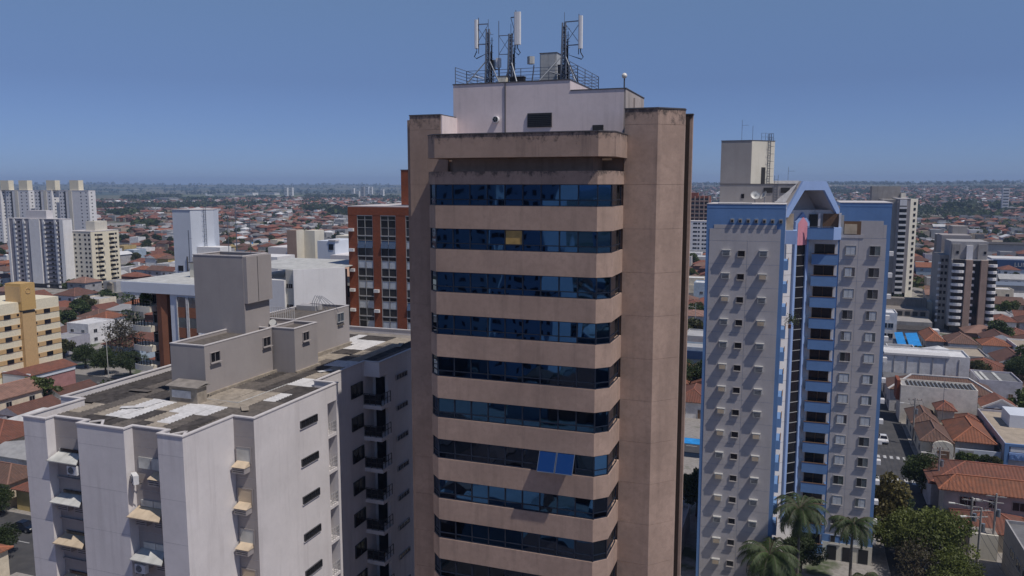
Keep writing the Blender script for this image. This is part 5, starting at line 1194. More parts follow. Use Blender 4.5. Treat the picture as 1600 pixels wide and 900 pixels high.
t = H_('long grimy white boundary building with a bright white roof strip, upper right of the street', 22.6, 42.5, 226, 236, 9.6, 'flat', 'white', 'white', win=False, cat='warehouse', name='warehouse')
for k in range(6): bx('rib', t, 'grey_wall', 25+k*3, 25.15+k*3, 225.85, 226, 5, 9.8)
bx('white_roof', t, 'sheet_white', 22.6, 38.0, 225.7, 230, 10.0, 10.5)
H_('low lilac building with a dark grey roof, in front of the long white boundary building', 22.6, 33.9, 218.6, 224.4, 5.0, 'gable', 'dark grey', 'lilac', rise=1.2, ridge=False)
H_('brown tiled dome shaped roof between the long white wall and the white edged roof', 34.4, 42.0, 218.6, 224.6, 4.0, 'hip', 'weathered brown', 'white', rise=2.4, ridge=False)
t = H_('white walled shed with dark panelled roof crossed by pale strips, right edge', 44.5, 54.0, 224.4, 236.0, 4.6, 'flat', 'dark grey', 'lilac', ridge=False)
for x in (45.2, 46.4, 49.3): bx('pale_strip', t, 'shutter_grey', x, x+.7, 224.7, 235.7, 5.05, 5.12)
t = thing('blue_roofed_sheds', 'pair of bright blue sheet roofs with a small water tank beyond the white boundary building', 'shed', (33.5, 274, .13)); mine(28, 40, 262, 286)
for (a, b) in ((30.4, 32.8), (33.6, 37.0)): m = MB().mat('tarp_blue').poly([(a, 263, 4.3), (b, 263, 4.6), (b+.6, 284, 6.4), (a+.6, 284, 6.1)]); m.build('sheet_roof', t); bx('wall', t, 'grey_wall', a+.2, b-.1, 264, 283, .13, 4.2)
t = H_('small white three storey building touching the right edge of the blue tower', 27.0, 32.0, 287.2, 296, 11.2, 'flat', 'white', 'white', win=False, cat='building', name='building'); 
for x in (28.3, 30.2):
    for z in (3.6, 7.0): put('window', hwin('smoke_glass', 's', 1.5, 1.5), t, (x, 287.2, z))
H_('orange tiled roof just right of the blue sheds', 40.6, 45.6, 284, 300, 4.0, 'hip', 'orange', 'grey', rise=2.2)
H_('white house with brown hipped roof in front of the white balcony tower', 46.8, 54.5, 281, 293, 4.2, 'hip', 'weathered brown', 'white', rise=2.4)
H_('small white house with a bright orange hip at the right, beside the hedge', 56, 63.5, 281, 290, 4.2, 'hip', 'orange', 'white', rise=1.8)
H_('pale flat roofed house in front of the small orange hip, right side', 64.2, 71, 276, 290, 4.4, 'flat', 'sand', 'white')
H_('grey walled yard building right of the long white boundary building', 44, 54, 262, 276, 3.2, 'flat', 'sand', 'grey')
t = thing('old_stadium_stand', 'long shaded concrete stand with dark openings, left of the white balcony tower', 'stand', (42, 345, 0)); mine(30, 50, 296, 365)
bx('wall', t, 'old_concrete', 30, 47.8, 340, 344, 0, 10.2); bx('step', t, 'old_concrete', 30, 47.5, 330, 340, 0, 7.2); bx('step', t, 'concrete', 30, 47.0, 318, 330, 0, 4.6); bx('pale_end', t, 'cream_render', 48.0, 52.0, 341, 348, 0, 9.0)
for k in range(6): bx('opening', t, 'black', 31.5+k*2.6, 33.2+k*2.6, 329.9, 330, 5.0, 6.6)
bx('dark_shed_roof', t, 'sheet_dark', 30, 46, 306, 316, 3.4, 3.6); bx('shed_wall', t, 'grey_wall', 30.4, 45.6, 306.4, 316, 0, 3.4); bx('white_box_room', t, 'white_render', 44, 47, 302, 305.5, 0, 4.6)
# ---- gap between the brown and blue towers
H_('orange brown house glimpsed low in the gap between the brown and blue towers', -25.5, -17.5, 184, 197, 4.0, 'hip', 'rust', 'white', rise=2.2)
H_('pale blue shop with a dark upper window band in the gap between the towers', -33.5, -24, 232, 240, 6.4, 'flat', 'pale grey', 'light blue')
t = thing('blue_fascia', 'dark blue fascia board on the pale blue shop in the gap', 'sign', (-29, 231.5, 3)); bx('board', t, 'blue_sheet', -33.4, -24.1, 231.4, 231.9, 3.8, 6.2)
H_('tan roofed dark shop front across the street in the gap between the towers', -41, -31, 300, 312, 5.4, 'hip', 'faded pink', 'grey', rise=1.2)
H_('white house with arched openings under rust tiles, upper part of the gap', -44, -33, 322, 336, 4.8, 'hip', 'rust', 'white')
H_('white cube house above the rust roofs in the gap', -44, -37, 372, 382, 8.5, 'flat', 'white', 'light blue')
t = thing('blue_canopy', 'bright blue street canopy low in the gap between the towers', 'canopy', (-17, 160, 2.6)); mine(-22, -12, 150, 165)
MB().mat('tarp_blue').box(-21, -13.6, 156.0, 159.4, 3.0, 3.15).build('sheet', t)
for x in (-20.5, -14): bx('post', t, 'steel', x, x+.1, 156.4, 156.5, .13, 3.0)
# ---- left side
t = H_('building with white end wall and brick red roof in front of the striped hotel', -189.6, -180.6, 144.8, 158, 6.2, 'gable', 'rust', 'pink', axis='y', rise=1.2, win=False, ridge=False)
bx('white_end_wall', t, 'bluewhite_render', -189.8, -180.4, 144.4, 144.8, .13, 6.6); bx('eave_strip', t, 'bluewhite_render', -180.6, -180.4, 144.8, 158, 5.0, 6.2)
H_('red walled house with a brick red roof at the left edge below the hotel', -178, -166, 108, 122, 5.4, 'gable', 'rust', 'pink', axis='y', rise=1.6)
H_('white sheet roofed shed just beyond the corner of the pale block', -157, -148, 119, 129, 4.2, 'hip', 'white', 'grey', rise=1.8, ridge=False)
H_('wide rust roof at the left edge, level with the top of the pale block', -160, -142, 106, 117.5, 5.0, 'hip', 'rust', 'cream', rise=2.4)
H_('pale grey sheet roof against the left flank of the pale block', -140, -127, 102.5, 110, 4.4, 'gable', 'pale grey', 'white', rise=1.0, ridge=False, axis='x')
H_('cream house with deep rust eaves at the left edge', -133, -122.5, 92.6, 99, 4.4, 'hip', 'weathered brown', 'cream', rise=2.0)
H_('small cream house with a framed window and rust roof by the left street', -120.8, -113.5, 92.6, 101, 3.8, 'hip', 'rust', 'yellow', rise=1.8)
H_('grey garage with an orange roof corner beside the left driveway', -112.8, -106.0, 95.4, 104, 3.4, 'hip', 'orange', 'grey', rise=1.4)
H_('rust roof at the bottom left corner beyond the street tree', -127, -101, 60, 75.5, 4.2, 'hip', 'orange', 'cream', rise=2.0)
for i, (x0, x1, y0, y1, h, kd, rc, wc, lb) in enumerate((
    (-172, -158, 176, 190, 4.6, 'hip', 'rust', 'white', 'rust hipped house behind the street trees right of the hotel'),
    (-156, -142, 140, 152, 4.0, 'hip', 'orange', 'cream', 'low orange roof just above the parapet of the pale block'),
    (-196, -182, 182, 206, 6.2, 'hip', 'rust', 'light blue', 'two storey light blue house under rust tiles touching the right end of the hotel'),
    (-186, -160, 208, 226, 4.4, 'hip', 'dark rust', 'white', 'broad dark rust roof with a small hole, right of the hotel'),
    (-154, -132, 196, 216, 4.6, 'hip', 'rust', 'white', 'long rust roof left of the rounded balconies'),
    (-204, -184, 236, 252, 4.6, 'gable', 'sand', 'white', 'sand coloured sheet roof in the second row right of the hotel'),
    (-176, -160, 234, 246, 4.2, 'flat', 'white', 'light blue', 'white flat roof with dark shade below, left of the rounded balconies'),
    (-196, -160, 262, 276, 8.0, 'flat', 'pale grey', 'white', 'two storey white flat roofed clinic left of the curved brick pier'),
    (-252, -212, 300, 330, 5.6, 'hip', 'rust', 'cream', 'very large rust roof below the cream tower'),
    (-300, -262, 292, 330, 5.0, 'hip', 'rust', 'white', 'large rust roof below the lilac grey tower'))):
    H_(lb, x0, x1, y0, y1, h, kd, rc, wc, rise=None if kd == 'flat' else min(3.2, (min(x1-x0, y1-y0))*.2), tank=(i == 3))
# far named buildings
t = thing('navy_signboard_store', 'long store with a navy sign band and pale roof beyond the white balcony tower', 'store', (140, 560, 0)); mine(105, 190, 540, 580)
bx('wall', t, 'bluewhite_render', 112, 176, 556, 575, 0, 9); bx('sign_band', t, 'blue_sheet', 113, 164, 555.6, 556, 3.0, 8.6); bx('roof', t, 'sheet_white', 112, 176, 556.2, 575, 9, 9.4)
cu = bpy.data.curves.new('lettering', 'FONT'); cu.body = 'LUMGAR'; cu.size = 3.6; cu.extrude = .05; text_mesh(cu, 'paint_white', t, (124, 555.5, 4.6))
t = thing('grey_warehouse', 'dark grey roofed warehouse above the navy sign store', 'warehouse', (150, 690, 0)); mine(100, 185, 670, 720)
bx('wall', t, 'grey_wall', 118, 168, 690, 715, 0, 9); bx('roof', t, 'sheet_dark', 117, 169, 689, 715, 9, 9.4)
t = thing('green_walled_shed', 'pale green walled shed right of the white balcony tower', 'shed', (95, 440, 0)); mine(86, 112, 430, 460)
bx('wall', t, 'grey_wall', 88, 108, 436, 452, 0, 6); bx('green_roof', t, 'steel', 88, 108, 435.6, 452, 6, 6.3)
for i, (x0, x1, r0, top, lab) in enumerate(((-880, -858, 3300, 30, 'distant grey twin tower left of the brick block, left one'),)): pass
def far_block(px, D, wpx, top_px, label, mat='white_render', rows=6, grp=None):
    """small building on the skyline: px = bearing as a picture column, D = distance along the view"""
    x = (px-800)/1250*D; X = x*math.cos(YAW)-D*math.sin(YAW)*1.0; Y = x*math.sin(YAW)+D*math.cos(YAW); g = hgt(X, Y); w = wpx/1250*D; top = H+(288-top_px)/1250*D
    t = thing('distant_building', label, 'building', (X, Y, g), 0, grp); bx('wall', t, mat, X-w/2, X+w/2, Y, Y+w*.8, g-1, top)
    n = rows; hh = (top-g)/(n+1)
    for k in range(n): bx('window_band', t, 'dark_metal', X-w*.4, X+w*.4, Y-.3, Y, top-(k+1)*hh+hh*.15, top-(k+1)*hh+hh*.5)
    EXCL.append((X-w, X+w, Y-w, Y+w)); return t
far_block(1567, 1500, 9, 294, 'small white tower on the far right skyline', rows=7); 
far_block(449, 3500, 5, 293, 'tiny white block on the skyline, left of a pair', rows=5); far_block(457, 3500, 5, 293, 'tiny white block on the skyline, right of a pair', rows=5)
for i, (p, wd, tp, mt) in enumerate(((568, 5, 292, 'grey_wall'), (575, 5, 291.5, 'bluewhite_render'), (581, 4, 292, 'white_render'), (598, 5, 296, 'white_render'), (553, 4, 294, 'white_render'), (560, 6, 298, 'white_render'))):
    far_block(p, 3300, wd, tp, 'tiny %s block of the skyline cluster, %s' % (('grey', 'pale', 'white')[min(i, 2)], ('first', 'second tall', 'third tall', 'the one apart on the right', 'the low outlier on the left', 'widest and lowest')[i]), mt, 6)
far_block(1091, 4200, 9, 285.5, 'flat dark block on the horizon in the gap between the towers', 'grey_wall', 3)
# airfield
def atr(px, D, z=None): x = (px-800)/1250*D; X = x*math.cos(YAW)-D*math.sin(YAW); Y = x*math.sin(YAW)+D*math.cos(YAW); return X, Y
pa, pb, pc, pd = atr(215, 3250), atr(640, 3150), atr(640, 3900), atr(205, 3900)
flat('airfield_grass', (0.11, 0.125, 0.055), 0.95, var=.25, scale=.01)
tag(MB().mat('airfield_grass').poly([(*pa, 3.6), (*pb, 3.6), (*pc, 3.6), (*pd, 3.6)]).build('airfield_field', org=None), kind='structure')
for i, (a, b, D, h, mt, lab) in enumerate(((338, 370, 3700, 7, 'light_grey_metal', 'long low hangar roof right of the parked aeroplane'), (370, 388, 3650, 9, 'grey_wall', 'darker terminal building in the middle of the airfield row'), (388, 400, 3620, 14, 'white_render', 'white hangar end left of the dark hedge'), (410, 437, 3800, 11, 'sheet_white', 'bright white hangar roof, rightmost in the airfield row'), (245, 275, 2500, 13, 'light_grey_metal', 'big pale grey shed roof on the left, nearer than the airfield'))):
    (xa, ya), (xb, yb) = atr(a, D), atr(b, D); g = hgt(xa, ya)+3.4*(i < 4); t = thing('hangar', lab, 'hangar', ((xa+xb)/2, (ya+yb)/2, g)); 
    bx('wall', t, mt, xa, xb, min(ya, yb), min(ya, yb)+40, g, g+h); EXCL.append((xa-5, xb+5, min(ya, yb)-5, min(ya, yb)+50))
    bx('roof', t, 'sheet_white' if i in (0, 3) else 'grey_wall', xa-1, xb+1, min(ya, yb)-1, min(ya, yb)+41, g+h, g+h+1.0)
X, Y = atr(330, 3450); t = thing('aeroplane', 'white aeroplane parked on the far airfield', 'aeroplane', (X, Y, 7)); g = 3.6
m = MB().mat('white_plastic'); m.tube([(X-22+k*4, Y+k*.2, g+4) for k in range(12)], [.5, 1.8, 2.1]+[2.1]*6+[1.6, 1.0, .3], 10); m.build('fuselage', t)
MB().mat('white_plastic').poly([(X-14, Y, g+4), (X-20, Y, g+13), (X-16.5, Y, g+13), (X-8, Y, g+4)]).box(X-20, X-10, Y-.3, Y+.3, g+4, g+12.5).build('tail_fin', t)
m = MB().mat('white_plastic').poly([(X+2, Y-2, g+3), (X-6, Y-18, g+3.6), (X-9, Y-18, g+3.6), (X-5, Y-2, g+3)]).poly([(X+2, Y+2, g+3), (X-6, Y+18, g+3.6), (X-9, Y+18, g+3.6), (X-5, Y+2, g+3)]); m.build('wing', t)
# towers behind the camera, seen mirrored in the glass bands
for i, (x0, x1, y0, top, c) in enumerate(((-76, -60, -100, 62, 'bluewhite_render'), (-58, -44, -150, 50, 'bluewhite_render'), (-28, -6, -170, 46, 'grey_wall'), (-110, -88, -130, 70, 'white_render'))):
    t = slab_tower('mirrored_tower', ('pale blue', 'white', 'grey', 'tall white')[i]+' apartment tower standing behind the viewpoint, seen only in the glass', 'apartment tower', x0, x1, y0-18, y0, top, c, None, 0, [], [], 3)
    for k in range(int(top/3)-1):
        for q in range(4): u = x0+2+q*(x1-x0-4)/3; bx('window', t, 'smoke_glass', u-.8, u+.8, y0, y0+.1, top-2.4-k*3, top-1.1-k*3)
    EXCL.append((x0-2, x1+2, y0-20, y0+2))

# ---- the rest of the town: nearest visible houses one by one, everything further as one mass
occl = [(636, 1080, 165, 900), (1093, 1396, 318, 900), (38, 400, 672, 900), (380, 640, 600, 900), (266, 545, 510, 640), (300, 420, 400, 530), (545, 640, 322, 520), (196, 305, 430, 590), (0, 98, 470, 590), (420, 520, 420, 520), (12, 108, 345, 448), (115, 190, 365, 445), (0, 140, 298, 345), (270, 330, 330, 415), (1470, 1555, 375, 520), (1390, 1437, 312, 465), (136, 640, 600, 650)]
def hidden(px, py): return any(a < px < b and c < py < d for a, b, c, d in occl)
def free(x0, x1, y0, y1): return all(x1 < a or x0 > b or y1 < c or y0 > d for a, b, c, d in EXCL)
RC = random.Random(2024)
lots = []; treespots = []
def lotfill(a, b, c, d, lw, ld, far):
    y = c+4; row = 0
    while y+ld < d:
        x = a+2.0
        while x+lw*.7 < b:
            w = lw*RC.uniform(.75, 1.25); dd = ld*RC.uniform(.66, .93)
            if RC.random() < (.90 if not far else .86): lots.append((x, min(b, x+w-RC.uniform(.2, 1.6)), y+RC.uniform(0, 2), y+dd, far))
            elif RC.random() < .8: treespots.append((x+w/2, y+ld/2))
            if RC.random() < .2: treespots.append((x+w*RC.random(), y+dd+RC.uniform(1, max(1.2, ld-dd))))
            x += w
        y += ld; row += 1
for (a, b) in XB:
    for (c, d) in YB_:
        if max(abs(a), abs(b)) > 880: continue
        if d < -40 and (b < -300 or a > 250): continue
        lotfill(a, b, c, d, 10.5, 14.2, False)
# farther out, blocks on the same grid inside the field of view
far_pts = []
bxs = 104
for i in range(-42, 45):
    for j in range(-2, 48):
        a, c = i*bxs, 740+ (j-0)*100 if False else i*0+j*100
        a = i*bxs; b = a+92; d = c+88; cx, cy = a+46, c+44; r = math.hypot(cx, cy)
        if -899 < cx < 600 and cy < 899: continue
        az = azi(cx, cy)
        if abs(az) > .82 or cy < 50: continue
        lim = 3050 if az < .1 else 4600
        if r > lim+RC.uniform(-150, 150): continue
        dens = 1.0 if r < 2400 else .85
        if math.sin(cx*.0041+1)*math.sin(cy*.0037+2) > .72: 
            for k in range(26): treespots.append((a+RC.random()*92, c+RC.random()*88))
            continue
        if RC.random() < .05:
            for k in range(14): treespots.append((a+RC.random()*92, c+RC.random()*88))
            continue
        lotfill(a, b, c, d, 11.5 if r < 1500 else 15, 16 if r < 1500 else 24, True)
cand = []; mass_w = MB(); mass_w.mats = ['city_mass']
rn = list(TILE); wn_ = list(WALL)
for L_ in lots:
    x0, x1, y0, y1, far = L_
    if x1-x0 < 4 or not free(x0, x1, y0, y1): continue
    cx, cy = (x0+x1)/2, (y0+y1)/2; px, py, dd = proj(cx, cy, 4)
    r = RC.random(); kind = 'hip' if r < .52 else 'gable' if r < .74 else 'flat'
    if kind == 'flat': rc = RC.choices(list(FLATC), (5, 3, 2, 2))[0]
    elif RC.random() < .15: rc = RC.choice(('pale grey', 'white', 'dark grey'))
    else: rc = RC.choices(rn, (5, 3, 2.2, 4, 1.2))[0]
    wc = RC.choices(wn_, (6, 3, 3, 1.5, 1, 1, .6, 1.5))[0]; h = RC.choice((3.2, 3.4, 3.6, 6.2)) if kind != 'flat' else RC.choice((3.4, 4.5, 6.4, 7.5))
    vis = dd > 0 and -15 < px < 1615 and 292 < py < 915 and not hidden(px, py)
    cand.append((dd if vis else 1e9, x0, x1, y0, y1, kind, rc, wc, h))
cand.sort(key=lambda q: q[0])
LM = [(47, 400, 'the lilac grey tower'), (153, 400, 'the cream tower'), (300, 370, 'the tall white service tower'), (460, 390, 'the pinkish stair tower'), (60, 520, 'the striped hotel'), (230, 500, 'the rounded balconies'), (590, 400, 'the brick block'), (1087, 400, 'the gap between the towers'), (1410, 400, 'the beige slab tower'), (1510, 450, 'the white balcony tower'), (1585, 400, 'the navy sign store'), (1500, 640, 'the cream warehouse')]
used = {}
def auto_label(px, py, kind, rc, wc, h, what='house'):
    lx, ly, nm = min(LM, key=lambda q: (q[0]-px)**2+((q[1]-py)*1.3)**2)
    rel = ('left of ' if px < lx-14 else 'right of ' if px > lx+14 else 'over ' if py < ly else 'under ')
    rel = ('beyond, ' if py < ly-25 and abs(px-lx) > 14 else 'before, ' if py > ly+25 and abs(px-lx) > 14 else '')+rel
    base = '%s%s %s, %s roof, %s%s' % ('tall ' if h > 5 else '', wc, what, rc+' '+kind, rel, nm)
    k = used[base] = used.get(base, 0)+1
    return base, k
NEAR = 235; pend = []
for i, (dd, x0, x1, y0, y1, kind, rc, wc, h) in enumerate(cand):
    if i < NEAR and dd < 1e8:
        px, py, _ = proj((x0+x1)/2, (y0+y1)/2, 3); b, k = auto_label(px, py, kind, rc, wc, h); pend.append((b, k, px, py, x0, x1, y0, y1, kind, rc, wc, h, dd))
    else:
        C = TILE.get(rc) or FLATC.get(rc); k = RC.uniform(.8, 1.2); rr_ = math.hypot(x0, y0); zb = hgt((x0+x1)/2, (y0+y1)/2)+.1 if rr_ > 1150 else .13
        house_geo(mass_w, mass_w, x0, x1, y0, y1, h, kind, sh(C, k), sh(WALL[wc], RC.uniform(.8, 1.1)), zb, None, None, .4, True)
        if RC.random() < .45:
            ax = x0+RC.uniform(-.5, (x1-x0)*.6); ay = y0-RC.uniform(.5, 2.5); house_geo(mass_w, mass_w, ax, ax+RC.uniform(2.5, 5), ay, ay+RC.uniform(2.5, 5), RC.uniform(2.3, h), RC.choice(('flat', 'gable')), sh((FLATC if RC.random() < .6 else TILE)[RC.choice(list(FLATC) if 0 else ['white'])] if 0 else RC.choice(((.36, .36, .36), (.6, .6, .6), (.2, .08, .05), (.3, .27, .22))), k), sh(WALL[wc], 1), zb, None, None, .2, True)
for k in range(700):
    q = cand[NEAR+RC.randrange(len(cand)-NEAR)] if len(cand) > NEAR+1 else cand[0]
    x, y = q[1]+RC.random()*(q[2]-q[1]), q[3]+RC.random()*(q[4]-q[3]); zb = hgt(x, y)+q[8]+.6
    mass_w.col = (.05, .16, .36) if k % 3 else (.5, .5, .5); mass_w.box(x-.7, x+.7, y-.7, y+.7, zb-.4, zb+1.0)
ordw = ['nearest', 'second', 'third', 'fourth', 'fifth', 'sixth', 'seventh', 'eighth', 'ninth']
for q in pend:
    b, k, px, py, x0, x1, y0, y1, kind, rc, wc, h, dd = q
    lab = b if used[b] == 1 else b+', '+ordw[min(8, k-1)]+' back'
    if len(lab.split()) > 16: lab = lab.replace(' walled', '').replace('apartment ', '')
    t = house(lab, x0, x1, y0, y1, h, kind, rc, wc, group='houses of the town', win=dd < 520, ridge=dd < 420, tank=(RC.random() < .08))
    if RC.random() < .6:
        aw = MB(); aw.mats = ['house_paint']; ar = MB(); ar.mats = ['house_paint']; ax = x0+RC.uniform(-.3, (x1-x0)*.5); ay = y0-RC.uniform(1, 2.4)
        house_geo(aw, ar, ax, ax+RC.uniform(2.5, 5), ay, y0-.02, RC.uniform(2.3, min(h, 3)), 'flat', RC.choice(((.36, .36, .36), (.6, .6, .6), (.3, .27, .22))), WALL[wc], .13); aw.build('annex_wall', t); ar.build('annex_roof', t)
mw = mass_w.build('distant_houses'); tag(mw, 'sea of rust roofed houses running to the horizon', 'houses', kind='stuff')
# ================================================================== trees
def quads_mesh(name, centers, size, cols, trunk=None, rng=None, flatten=.0):
    n = len(centers); c = np.array(centers); r = np.random.RandomState(rng or 1)
    u = r.normal(size=(n, 3)); u /= np.linalg.norm(u, axis=1)[:, None]; v = np.cross(u, r.normal(size=(n, 3))); v /= np.linalg.norm(v, axis=1)[:, None]+1e-9
    s = (np.array(size)*r.uniform(.6, 1.3, n))[:, None]
    P = np.stack([c-u*s, c+v*s*.55, c+u*s, c-v*s*.55], 1).reshape(-1, 3)
    me = bpy.data.meshes.new(name); me.vertices.add(n*4); me.loops.add(n*4); me.polygons.add(n)
    me.vertices.foreach_set('co', P.ravel().astype(np.float32)); me.loops.foreach_set('vertex_index', np.arange(n*4, dtype=np.int32))
    me.polygons.foreach_set('loop_start', np.arange(0, n*4, 4, dtype=np.int32)); me.polygons.foreach_set('loop_total', np.full(n, 4, dtype=np.int32))
    me.materials.append(MATS['leaf']); me.update()
    ca = me.color_attributes.new('col', 'FLOAT_COLOR', 'CORNER'); a = np.ones((n, 4, 4), dtype=np.float32); a[:, :, :3] = np.array(cols)[:, None, :]; ca.data.foreach_set('color', a.ravel())
    return me
def crown(R0, R1, n, base, seed, clumps=14, leaf=.28, hollow=.55):
    r = np.random.RandomState(seed); cl = []
    for k in range(clumps):
        a = r.uniform(0, 2*PI); e = r.uniform(-.35, 1.0)*PI/2; q = r.uniform(.35, .85)
        cl.append((R0*q*math.cos(a)*math.cos(e), R0*q*math.sin(a)*math.cos(e), R1*q*math.sin(e), r.uniform(.28, .52), r.uniform(.7, 1.35)))
    P = []; Cc = []
    w = np.array([c[3]**2 for c in cl]); w /= w.sum(); idx = r.choice(len(cl), n, p=w)
    for i in idx:
        x, y, z, s, t = cl[i]; d = r.normal(size=3); d /= np.linalg.norm(d); q = (hollow+(1-hollow)*r.random_sample())*s
        P.append((x+d[0]*q*R0, y+d[1]*q*R0, z+d[2]*q*R1)); k = t*r.uniform(.75, 1.25); Cc.append((base[0]*k, base[1]*k, base[2]*k))
    return P, Cc, cl
GREEN = [(.058, .088, .022), (.085, .115, .028), (.045, .068, .022), (.095, .100, .035)]
TR = {}
def tree_var(key, R0, R1, n, base, seed, th, leaf, clumps=14):
    P, Cc, cl = crown(R0, R1, n, base, seed, clumps, leaf)
    cm = quads_mesh('crown', [(x, y, z+th+R1*.45) for x, y, z in P], leaf, Cc, rng=seed)
    m = MB().mat('bark'); m.tube([(0, 0, 0), (.05, .03, th*.6), (0, 0, th+R1*.2)], [.05*R0+.12, .04*R0+.09, .03*R0+.05], 7)
    for c in cl[:6]: m.tube([(0, 0, th*.75), (c[0]*.5, c[1]*.5, th+R1*.3+c[2]*.3), (c[0]*.9, c[1]*.9, th+R1*.45+c[2]*.9)], [.03*R0+.04, .02*R0+.03, .02], 5)
    TR[key] = (cm, m.mesh('trunk'))
tree_var(('lime', 0), 4.6, 3.2, 12000, (.125, .150, .035), 47, 2.2, .17, 30)
for s in range(4):
    tree_var(('near', s), 4.2, 3.2, 11000, GREEN[s], 10+s, 2.6, .19, 26)
    tree_var(('mid', s), 4.4, 3.3, 2200, GREEN[s], 20+s, 2.4, .45, 14)
tree_var(('bare', 0), 4.5, 3.6, 1700, (.10, .085, .05), 44, 3.0, .20, 16)
tree_var(('gold', 0), 3.4, 4.4, 3200, (.135, .115, .035), 45, 3.0, .26, 14)
tree_var(('hedge', 0), 5.5, 2.4, 7500, (.075, .115, .030), 46, .6, .22, 20)
def tree(label, key, x, y, sc_=1.0, rz=0, group='trees of the town', z=0.13, name='tree', zs=None):
    t = thing(name, label, 'tree', (x, y, z), rz, group); cm, tm = TR[key]; t.scale = (sc_, sc_, (zs or sc_))
    for nm, me in (('crown', cm), ('trunk', tm)): o = bpy.data.objects.new(nm, me); COL.objects.link(o); o.parent = t; ORG[o] = ORG[t]
    return t
tree('round dense green street tree casting shade on the road right of the blue tower', ('near', 0), 22.6, 151.5, .95)
tree('big yellow green tree filling the bottom edge left of the utility poles', ('lime', 0), 19.8, 120.5, 1.3)
tree('broad green tree at the bottom edge just left of the biggest one', ('lime', 0), 15.6, 122.5, 1.0, 1.0)
tree('lower yellow green tree over the bottom of the street, beside the long grey boundary wall', ('lime', 0), 20.8, 112.5, .85, 2.0)
tree('golden brown weeping tree against the right edge of the blue tower', ('gold', 0), 14.6, 127.5, 1.15)
tree('half bare brown twigged tree at the bottom, between the palm and the green trees', ('bare', 0), 17.0, 114.5, .8)
tree('dark green tree behind the golden weeping tree', ('near', 2), 13.6, 133, 1.05)
tree('dark green shrub tree behind the palms at the foot of the blue tower', ('near', 2), 2.4, 113.4, .7)
tree('dark bushy tree hanging over the left block corner of the blue tower', ('near', 2), -2.0, 108.0, .7)
tree('dark street tree at the left edge shading the parked dark car', ('near', 2), -107.2, 79.2, .62, group='trees by the left street')
tree('green tree cut by the left edge beside the driveway', ('near', 0), -122, 90.5, .62, 1, group='trees by the left street')
tree('light green clipped hedge tree in front of the red walled building, left one', ('hedge', 0), -174, 140, .95, 0, group='trees by the left street', name='hedge_tree')
tree('light green clipped hedge tree in front of the red walled building, right one', ('hedge', 0), -168, 147, .85, 2, group='trees by the left street', name='hedge_tree')
tree('light green hedge tree nearest of the row by the red walled building', ('hedge', 0), -166, 131, .9, 1, group='trees by the left street', name='hedge_tree')
tree('rounded dark green tree right of the yellow wall, above the parapet', ('near', 0), -157, 150, .7, 2, group='trees by the left street')
tree('wide dark green tree around the tall white lamp post, left one', ('near', 0), -185, 172, 1.0, 2, group='trees by the left street')
tree('wide dark green tree around the tall white lamp post, right one', ('near', 2), -175, 171, 1.0, 1, group='trees by the left street')
tree('brownish thin crowned tree behind the white lamp post', ('bare', 0), -190, 184, 1.7, 1, group='trees by the left street')
tree('green tree wedged against the right end of the hotel', ('near', 0), -197, 176, .95, 1, group='trees by the left street')
tree('bright green tree left of the white flat roofed clinic', ('near', 1), -210, 256, 1.3, 1, group='trees by the left street')
tree('dark green bush in the gap between the brown and blue towers, left part', ('near', 0), -27, 206, 1.2, 0)
tree('dark green bush in the gap between the towers, right part', ('near', 2), -20, 209, 1.2, 0)
tree('small tree low in the gap between the towers in deep shade', ('mid', 2), -13.5, 128, 1.1, 0)
for i, x in enumerate((58, 63.5, 69)): tree('bright green hedge in front of the white balcony tower, %s part' % ('left', 'middle', 'right')[i], ('hedge', 0), x, 300+i, .75, i, name='hedge_tree')
tree('round dark tree at the right edge by the pale strips shed', ('near', 0), 58, 246, 1.0); tree('rough shrub right of the grimy white boundary building', ('mid', 3), 48, 246, .8)
for i, (x, y) in enumerate(((32.0, 170.2), (33.6, 170.1), (35.4, 170.0), (37.2, 169.8))): tree('small shrub along the front wall behind the long rust roof, %s from the left' % ('first', 'second', 'third', 'fourth')[i], ('mid', i % 4), x, y, .32)
